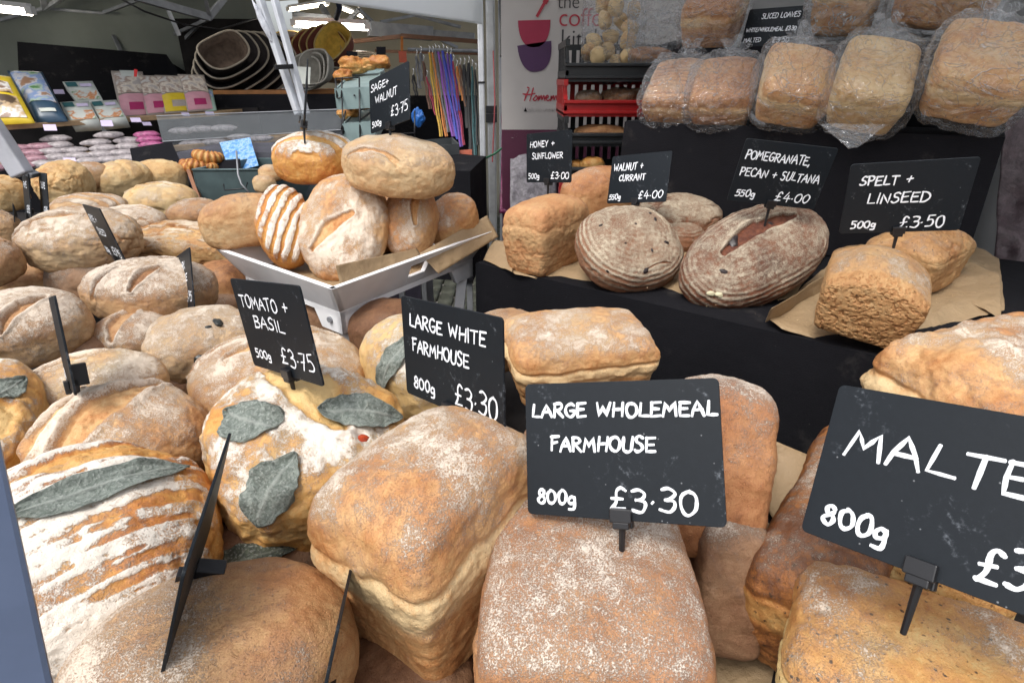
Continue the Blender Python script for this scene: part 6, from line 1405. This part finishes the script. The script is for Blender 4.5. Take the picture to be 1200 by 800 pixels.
loaf('n22', 'white', 'flat floured loaf strip showing just above the malted sign', n=50, flour=.45, patch=.3, crust=.4)
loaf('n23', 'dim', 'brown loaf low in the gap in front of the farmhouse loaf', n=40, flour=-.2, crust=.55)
loaf('n24', 'soft', 'brown loaf hidden between the leaf topped loaves', n=36, flour=-.1, crust=.5)
loaf('n25', 'whole', 'wholemeal loaf hidden behind the wholemeal farmhouse sign', n=50, flour=.1, crust=.5)
# leaves and toppings
def side_leaf(root, crust, px, py, ang_px, ln, wd, mat=None, seed=1, curl=.002):
    """leaf pressed on the crust where it is seen at photo position px, py"""
    bvh = bvh_of(crust); Mw = root.matrix_world; Mi = Mw.inverted()
    bpy.context.view_layer.update(); Mw = root.matrix_world; Mi = Mw.inverted()
    o = Mi @ Vector((0, 0, CAM_H)); d = (Mi.to_3x3() @ (at(px, py, d=1) - Vector((0, 0, CAM_H)))).normalized()
    hit = bvh.ray_cast(o, d)
    if hit[0] is None: return None
    a2 = R_(ang_px); d2 = (Mi.to_3x3() @ (at(px + 14 * math.cos(a2), py - 14 * math.sin(a2), d=1) - Vector((0, 0, CAM_H)))).normalized()
    hit2 = bvh.ray_cast(o, d2)
    p, nr = hit[0], hit[1]; t = ((hit2[0] - p) if hit2[0] is not None else Vector((1, 0, 0))); t = (t - nr * t.dot(nr)).normalized(); s = nr.cross(t)
    nu, nv = 36, 14; V = []; vein = []; rs = random.Random(seed); ph = rs.uniform(0, 6)
    for i in range(nu + 1):
        tt = i / nu; w = wd / 2 * (math.sin(math.pi * tt ** .85) ** .7 if 0 < tt < 1 else 0) * (1 + .05 * math.sin(tt * 11 + ph) + .025 * math.sin(tt * 37 + ph * 3)) + .0003
        for j in range(nv + 1):
            q = j / nv * 2 - 1; x = (tt - .5) * ln; y = q * w + .05 * ln * math.sin(tt * 3 + ph)
            P0 = p + t * x + s * y; h = bvh.ray_cast(P0 + nr * .06, -nr)
            if h[0] is None or (h[0] - P0).length > .05: h = bvh.find_nearest(P0)
            sv = abs(((tt * 8 - abs(q) * 2.2) % 1) - .5) * 2
            ve = max(max(0, 1 - abs(q) / .08), .55 * max(0, 1 - sv / .16) * (abs(q) > .06))
            wav = .0013 * math.sin(tt * 17 + q * 3 + ph) + .0010 * math.sin(q * 9 + tt * 12 + ph * 2) + .0007 * math.sin(tt * 43 + q * 15)
            V.append(tuple(h[0] + nr * max(.0004, .0010 + curl * (abs(q) ** 2.5 + .7 * abs(2 * tt - 1) ** 4) + wav * (.4 + abs(q)) + .0007 * ve))); vein.append(ve)
    Q = [(i * (nv + 1) + j, (i + 1) * (nv + 1) + j, (i + 1) * (nv + 1) + j + 1, i * (nv + 1) + j + 1) for i in range(nu) for j in range(nv)]
    o = link('leaf', np_mesh('leaf', np.array(V), np.array(Q), dict(vein=np.array(vein))), mat or LEAF, root); m = o.modifiers.new("thick", 'SOLIDIFY'); m.thickness = .0007; m.offset = 0
    return o
def side_bit(root, crust, px, py, size, mat, nm, seed=1, sx=1.6, ang=30):
    bpy.context.view_layer.update(); bvh = bvh_of(crust); Mi = root.matrix_world.inverted()
    o = Mi @ Vector((0, 0, CAM_H)); d = (Mi.to_3x3() @ (at(px, py, d=1) - Vector((0, 0, CAM_H)))).normalized(); h = bvh.ray_cast(o, d)
    if h[0] is None: return
    C, Q = cubesphere(6); s = C / np.linalg.norm(C, axis=1)[:, None]; s = s * np.array([sx, 1, .5]) * size * (1 + .35 * fbm(s * 2 + seed, 2, seed))[:, None]
    q = h[1].to_track_quat('Z', 'Y').to_matrix() @ Matrix.Rotation(R_(ang), 3, 'Z'); V = np.array([tuple(q @ Vector(v) + h[0]) for v in s]); link(nm, np_mesh(nm, V, Q), mat, root)
TOM = plain("roasted_tomato", (.42, .05, .012), .25, var=.4, scale=120, bmp=.4); OLIVE = plain("black_olive", (.02, .022, .02), .3, var=.4, scale=120); FRUIT = plain("dark_dried_fruit", (.02, .012, .012), .35, bmp=.4)
SEED = plain("pale_pumpkin_seed", (.55, .50, .33), .5)
side_leaf(r9, c9, 289, 489, 155, .062, .046, seed=2); side_leaf(r9, c9, 424, 482, 2, .088, .040, seed=3, curl=.005); side_leaf(r9, c9, 320, 570, 62, .072, .044, seed=4, curl=.004)
side_bit(r9, c9, 424, 514, .006, TOM, 'tomato_piece', 3, 1.7, 60); pass
side_leaf(r15, c15, 125, 566, 13, .132, .031, seed=6, curl=.004)
side_leaf(r14, c14, 10, 455, 40, .045, .028, seed=7)
side_leaf(r8, c8, 462, 420, 55, .085, .034, seed=8, curl=.004)
side_leaf(r17, c17, 290, 650, 15, .10, .03, mat=LEAF_DARK, seed=10)
for x, y, s_, a_ in ((256, 378, .011, 20), (233, 421, .010, 60), (192, 432, .006, 10), (244, 383, .005, 0)): side_bit(r11, c11, x, y, s_ * .62, OLIVE, 'olive', int(x), 1.5, a_)

# ---------------------------------------------------------------- loaves: left heap
loaf('m1', 'rustic', 'floured bloomer with three short red brown cuts, centre of the left heap', n=80, flour=.34, patch=.25, top_flour=.55, crust=.55, seed=41, slashes=[(-.62, -.75, -.36, -.05, .13, .007, .25), (-.02, -.8, .30, -.05, .15, .007, .25), (-.85, -.2, -.62, .2, .1, .006, .2), (.1, .45, .4, .5, .08, .005, .2)])
loaf('m2', 'rustic', 'large grey brown bloomer with a ragged long crack on the far left', n=80, flour=.3, patch=.3, crust=.42, lump=1.3, crack=.5, seed=42, slashes=[(-.9, -.35, .2, -.1, .13, .007, .15)])
loaf('m3', 'rustic', 'pale floured loaf half hidden behind the large cracked bloomer', n=44, slashes=[(-.7, .1, .6, .2, .2, .005, .0)], flour=.45, patch=.25, crust=.35, crack=.5)
loaf('m4', 'straw', 'long flat yellowish loaf with rough crust next to the tray', n=80, flour=.2, patch=.2, crust=.3, lump=1.0, crack=.4, seed=44, streak=(4, .5), slashes=[(-.5, -.35, .7, -.25, .12, .006, .0)])
loaf('m5', 'straw', 'yellow loaf with pinkish flour behind the long flat one', n=44, slashes=[(-.8, -.1, .5, .1, .25, .006, -.1)], flour=.1, patch=.5, crust=.2, crack=.6)
loaf('m6', 'straw', 'smooth yellow tan loaf leaning at the back of the heap', n=40, flour=-.05, crust=.2, lump=.7, stripes=(20, .045, .0022))
loaf('m6b', 'straw', 'yellow loaf furthest back beside the black panel', n=36, slashes=[(-.7, 0, .6, .2, .2, .005, -.05)], flour=-.05, crust=.22)
loaf('m7', 'straw', 'tall round pale loaf with a brown underside beside the two small signs', n=44, flour=-.1, crust=.25, lump=1.2, crack=.6)
loaf('m8', 'rustic', 'flat banded brown loaf behind the cracked bloomer', n=44, flour=.15, crust=.5, stripes=(80, .03, .002))
loaf('m9', 'straw', 'golden loaf with a torn side at the upper left edge', n=36, flour=-.1, crust=.35, crack=.8)
loaf('m10', 'rustic', 'tan loaf at the left edge behind the dark sign', n=36, slashes=[(-.5, -.4, .5, .4, .2, .005, .1)], flour=.1, crust=.4)
loaf('m11', 'rustic', 'brown rounded loaf cut by the left edge in the middle of the heap', n=44, slashes=[(-.3, -.5, .7, .3, .14, .005, .1)], flour=.15, crust=.55)
loaf('m12', 'rustic', 'small slashed roll loaf in front of the metal bin', n=36, flour=.15, crust=.5, slashes=[(-.6, -.2, .5, .5, .2, .006, .1)])
loaf('m13', 'soft', 'long tan baton resting on the corner of the white tray', n=50, flour=.0, patch=.2, crust=.35, lump=.6)
loaf('m14', 'rustic', 'round heavily floured loaf with two dark slashes at the left edge', n=80, flour=.42, patch=.25, crust=.5, seed=54, slashes=[(-.7, -.75, -.3, .05, .16, .007, .2), (.1, -.85, .5, .1, .17, .008, .15)])
loaf('m15', 'dim', 'dull floured loaf in shade under the cut bloomer', n=44, flour=.3, crust=.5)
loaf('m16', 'rustic', 'small floured loaf with an open slash under the bloomer', n=44, flour=.3, crust=.45, slashes=[(-.2, -.8, .2, .8, .25, .006, -.1)])
loaf('m17', 'soft', 'orange brown loaf end below the tray corner', n=36, flour=-.2, crust=.6)
loaf('m18', 'soft', 'tan loaf under the large cracked bloomer', n=36, flour=.05, crust=.5)
loaf('m19', 'dim', 'dim brown loaf under the white tray on the left', n=30, flour=-.2, crust=.5)
loaf('m20', 'dim', 'dim brown loaf under the white tray on the right', n=30, flour=-.2, crust=.6)
loaf('m21', 'dim', 'dark loaf deep between the round floured loaf and the slashed one', n=30, flour=.1, crust=.5)
loaf('m22', 'dim', 'dark loaf deep behind the olive loaf', n=30, flour=.1, crust=.5)
loaf('m23', 'rustic', 'small bit of banded loaf between the round pale loaf and the leaning one', n=26, flour=.1, crust=.4)
loaf('m24', 'soft', 'small round roll lying below another beside the metal bin', n=20, flour=.1, crust=.4, cat='bread roll', name='bread_roll')
loaf('m25', 'soft', 'small round roll lying on top beside the metal bin', n=20, flour=.1, crust=.3, cat='bread roll', name='bread_roll')
loaf('m26', 'dim', 'dark floured loaf deep under the slashed and olive loaves', n=30, flour=.3, crust=.5)
# ---------------------------------------------------------------- loaves: tray
loaf('t1', 'gold', 'upright loaf with curved white flour stripes at the left of the tray', n=90, flour=.25, patch=.15, crust=.5, lump=.6, seed=61, stripes=(62, .019, .0034))
loaf('t2', 'white', 'tall upright loaf with thick flour on its face, nearest in the tray', n=90, flour=.32, patch=.6, top_flour=.5, crust=.4, seed=62, lump=1.3, fside=-.1, slashes=[(-.55, .45, .05, -.35, .17, .004, .0)])
loaf('t3', 'white', 'upright floured loaf right of the tall one in the tray', n=60, flour=.2, patch=.5, crust=.5, lump=1.1, slashes=[(-.3, -.5, .8, -.45, .14, .004, .0)])
loaf('t4', 'white', 'small brown loaf at the right corner of the tray', n=44, flour=.05, patch=.5, crust=.52)
loaf('t5', 'gold', 'orange loaf with wide flour stripes on top of the tray pile', n=80, flour=.2, patch=.2, crust=.52, lump=.6, seed=65, stripes=(84, .038, .0035))
loaf('t6', 'soft', 'big pale loaf lying on top of the tray pile with the sage sign', n=80, flour=.22, patch=.25, crust=.3, seed=66, lump=.9, slashes=[(-.8, -.65, .2, -.9, .06, .004, .1)])
loaf('t7', 'soft', 'loaf lying flat inside the tray behind the upright ones', n=36, flour=.0, crust=.45)
# ---------------------------------------------------------------- loaves: right display
loaf('r1', 'whole', 'orange brown tin loaf under the honey and sunflower sign', n=80, band=.5, flour=-.2, patch=.2, top_flour=.2, crust=.36, overhang=.4, lump=.6, crack=.15, seed=71)
loaf('r1b', 'whole', 'smooth brown loaf behind the orange brown tin loaf', n=44, band=0, round_top=1, flour=-.15, crust=.45, lump=.7)
r2_, c2_ = loaf('r2', 'rye', 'round floured loaf with spiral rings under the walnut and currant sign', n=110, parts=True, flour=.34, patch=.2, top_flour=.4, crust=.5, lump=.7, seed=72, rings=(-.05, .12, .0115, .0008, 0), slashes=[(.50, .85, .74, .05, .045, .0028, .15), (-.05, -.80, .50, -.72, .03, .0018, .1)])
loaf('r3', 'rye', 'greyish floured round loaf behind the spiral loaf', n=50, flour=.3, crust=.5, lump=1.3, crack=.6)
loaf('r3b', 'rye', 'edge of a small ringed loaf right of the spiral loaf', n=40, flour=.25, crust=.4, rings=(0, 0, .011, .0012, 0))
r4_, c4_ = loaf('r4', 'pom', 'long oval reddish fruit loaf with floured ridges and an open split top', n=120, parts=True, flour=.40, patch=.2, top_flour=.25, crust=.6, lump=.9, seed=74, rings=(.0, .0, .012, .0008, .45), slashes=[(-.5, .18, .55, .24, .18, .004, .15)])
loaf('r4b', 'pom', 'dark red brown loaf between the pomegranate and spelt signs', n=40, flour=-.1, crust=.6)
loaf('r5', 'crumb', 'crumbly sided tin loaf with a smooth domed top under the spelt sign', n=150, band=0, round_top=1, kk=11, pits=.65, flour=.05, patch=.3, top_flour=.7, crust=.34, overhang=.0, lump=.3, crack=.12, seed=75)
loaf('r6', 'crumb', 'tan spelt loaf lying behind the crumbly one under the sign', n=60, band=0, round_top=1, flour=.0, patch=.3, crust=.3, overhang=.3, crack=.5)
for x, y, s_ in ((704, 264, .0028), (768, 257, .003), (757, 317, .0042), (781, 284, .0038), (764, 293, .0026), (762, 250, .0022), (733, 285, .0018), (712, 318, .002), (745, 262, .0018)): side_bit(r2_, c2_, x, y, s_, FRUIT, 'currant', int(x), 1.4, x)
for x, y, s_ in ((858, 283, .010), (848, 318, .004), (903, 262, .003)): side_bit(r4_, c4_, x, y, s_, FRUIT, 'fruit_piece', int(x), 1.6, 20)
for x, y in ((833, 344), (842, 345)): side_bit(r4_, c4_, x, y, .0045, SEED, 'seed', int(x), 1.5, 10)

# ================================================================ price signs
SIGNS['e5'] = [list(at(51, 229, d=1.36)), SIGNS['e4'][1]]; SIGNS['e6'] = [list(at(19, 268, d=1.5)), SIGNS['e2'][1]]
price_sign('tomato', [("TOMATO +", .08, .78, .70, .16), ("BASIL", .22, .66, .49, .15), ("500g", .10, .34, .13, .12), ("£3.75", .50, .95, .13, .22)], 'black sign reading tomato and basil stuck in the golden loaf', clipx=.05)
price_sign('white_farmhouse', [("LARGE WHITE", .09, .86, .72, .145), ("FARMHOUSE", .11, .70, .48, .15), ("800g", .10, .34, .10, .14), ("£3.30", .55, .94, .09, .25)], 'black sign reading large white farmhouse, tilted away to the right', pen=.0026)
price_sign('wholemeal', [("LARGE WHOLEMEAL", .04, .985, .745, .115), ("FARMHOUSE", .145, .69, .49, .125), ("800g", .06, .275, .09, .125), ("£3.30", .455, .87, .075, .19)], 'large black sign reading large wholemeal farmhouse at the centre', pen=.0027, clipx=.01, pin=.045)
price_sign('malted', [("MALTED", .10, .88, .57, .21), ("800g", .075, .335, .10, .15), ("£3.30", .63, .96, .10, .24)], 'large black sign reading malted cut off by the right edge', pen=.0032, clipx=-.03)
price_sign('sage', [("SAGE+", .05, .52, .76, .15), ("WALNUT", .16, .72, .52, .17), ("500g", .05, .30, .10, .12), ("£3.75", .55, .96, .17, .22)], 'slate grey sign reading sage and walnut above the tray pile', pen=.0024)
price_sign('honey', [("HONEY +", .09, .64, .72, .13), ("SUNFLOWER", .14, .83, .48, .14), ("500g", .05, .31, .08, .13), ("£3.00", .57, .96, .08, .16)], 'small black sign reading honey and sunflower in front of the crates', pen=.0026)
price_sign('walnut', [("WALNUT +", .06, .56, .68, .17), ("CURRANT", .17, .62, .46, .15), ("550g", .03, .24, .08, .13), ("£4.00", .54, .94, .08, .19)], 'black sign reading walnut and currant above the spiral loaf', pen=.0026)
price_sign('pomegranate', [("POMEGRANATE,", .05, .76, .70, .16), ("PECAN + SULTANA", .05, .93, .43, .16), ("550g", .07, .29, .10, .13), ("£4.00", .52, .90, .09, .18)], 'black sign reading pomegranate pecan and sultana above the oval loaf', pen=.0026)
price_sign('spelt', [("SPELT +", .10, .52, .70, .15), ("LINSEED", .19, .69, .44, .16), ("500g", .09, .30, .08, .13), ("£3.50", .50, .86, .07, .21)], 'black sign reading spelt and linseed pinned in the crumbly loaf', pen=.0027)
sl = price_sign('sliced', [("SLICED LOAVES", .28, .97, .76, .14), ("WHITE/WHOLEMEAL £3.30", .05, .97, .46, .11), ("MALTED", .05, .38, .22, .12), ("£3.50", .60, .90, .20, .15)], 'black sign reading sliced loaves among the bagged bread', pen=.0020)
mb = MB(); mb.box((-.015, -.045, .0014), (.045, .011, .0008)); mb.build('sticker', plain("blue_grey_sticker", (.18, .22, .27), .5), sl)
price_sign('e1', [("RYE +", .08, .48, .68, .15), ("SEED", .2, .62, .45, .15), ("500g", .08, .3, .08, .12), ("£3.95", .5, .92, .08, .2)], 'narrow looking black sign turned side on in the cracked bloomer', pen=.003)
price_sign('e2', [("DARK", .2, .62, .70, .14), ("RYE", .38, .72, .48, .15), ("500g", .05, .28, .08, .12), ("£3.95", .45, .92, .12, .2)], 'black sign turned side on in the front of the three cut bloomer', pen=.003)
price_sign('e3', [("500g", .05, .28, .08, .12)], 'thin edge on sign with its black clip in the left floured loaf', clipx=.0, pin=.03, jaw=-.018)
price_sign('e4', [("RYE", .2, .7, .66, .16), ("£3.95", .45, .92, .1, .2)], 'left of the two small side on signs before the tall pale loaf', pen=.0035)
price_sign('e5', [("OLIVE", .2, .8, .66, .16), ("£3.95", .45, .92, .1, .2)], 'right of the two small side on signs before the tall pale loaf', pen=.0035)
price_sign('e6', [], 'dark blank sign back at the far left edge of the heap')
price_sign('e7', [], 'big edge on sign slicing upward from the bottom bun shaped loaf', clipx=.06, pin=.03, jaw=.020)
# edge on sign on the striped tray loaf and one at the bottom
def edge_sign(key, p, q, d, width_dir, w, lab):
    a = at(*p, d=d); b = at(*q, d=d); yv = (a - b).normalized(); xv = width_dir.normalized(); xv = (xv - yv * xv.dot(yv)).normalized(); zv_ = xv.cross(yv)
    c = (a + b) / 2; SIGNS[key] = [list(c), [[xv[i], yv[i], zv_[i]] for i in range(3)]]
    return price_sign(key, [], lab, w=w, h=(a - b).length, clipx=0, pin=.03)
vdir = at(359, 115, d=1) - Vector((0, 0, CAM_H))
edge_sign('e8', (361, 86), (357, 148), 1.18, vdir + Vector((.02, 0, 0)), .14, 'thin edge on sign standing in the striped loaf on the tray')
vdir = at(396, 745, d=1) - Vector((0, 0, CAM_H))
edge_sign('e9', (408, 690), (381, 815), .40, vdir, .10, 'dark sign edge rising beside the farmhouse loaf at the bottom')

# crumbs and flour specks fallen on the paper and black cloth of the right display
rnd = random.Random(9); mb = MB()
for i in range(260):
    t = rnd.random(); e = A2.lerp(B2, t * .85) + nb * rnd.uniform(.01, .30); r = rnd.uniform(.0004, .0014); c = Vector((e.x, e.y, 1.2585 + r * .3))
    v = [c + Vector((rnd.uniform(-1, 1), rnd.uniform(-1, 1), rnd.uniform(-.6, .6))).normalized() * r for _ in range(4)]
    mb.add(v, [(0, 1, 2), (0, 2, 3), (0, 3, 1), (1, 3, 2)])
o = mb.build('crumbs', plain("bread_crumb", (.55, .40, .24), .8)); tag(o, 'scattered bread crumbs and seeds on the brown paper', 'crumbs', kind='stuff')
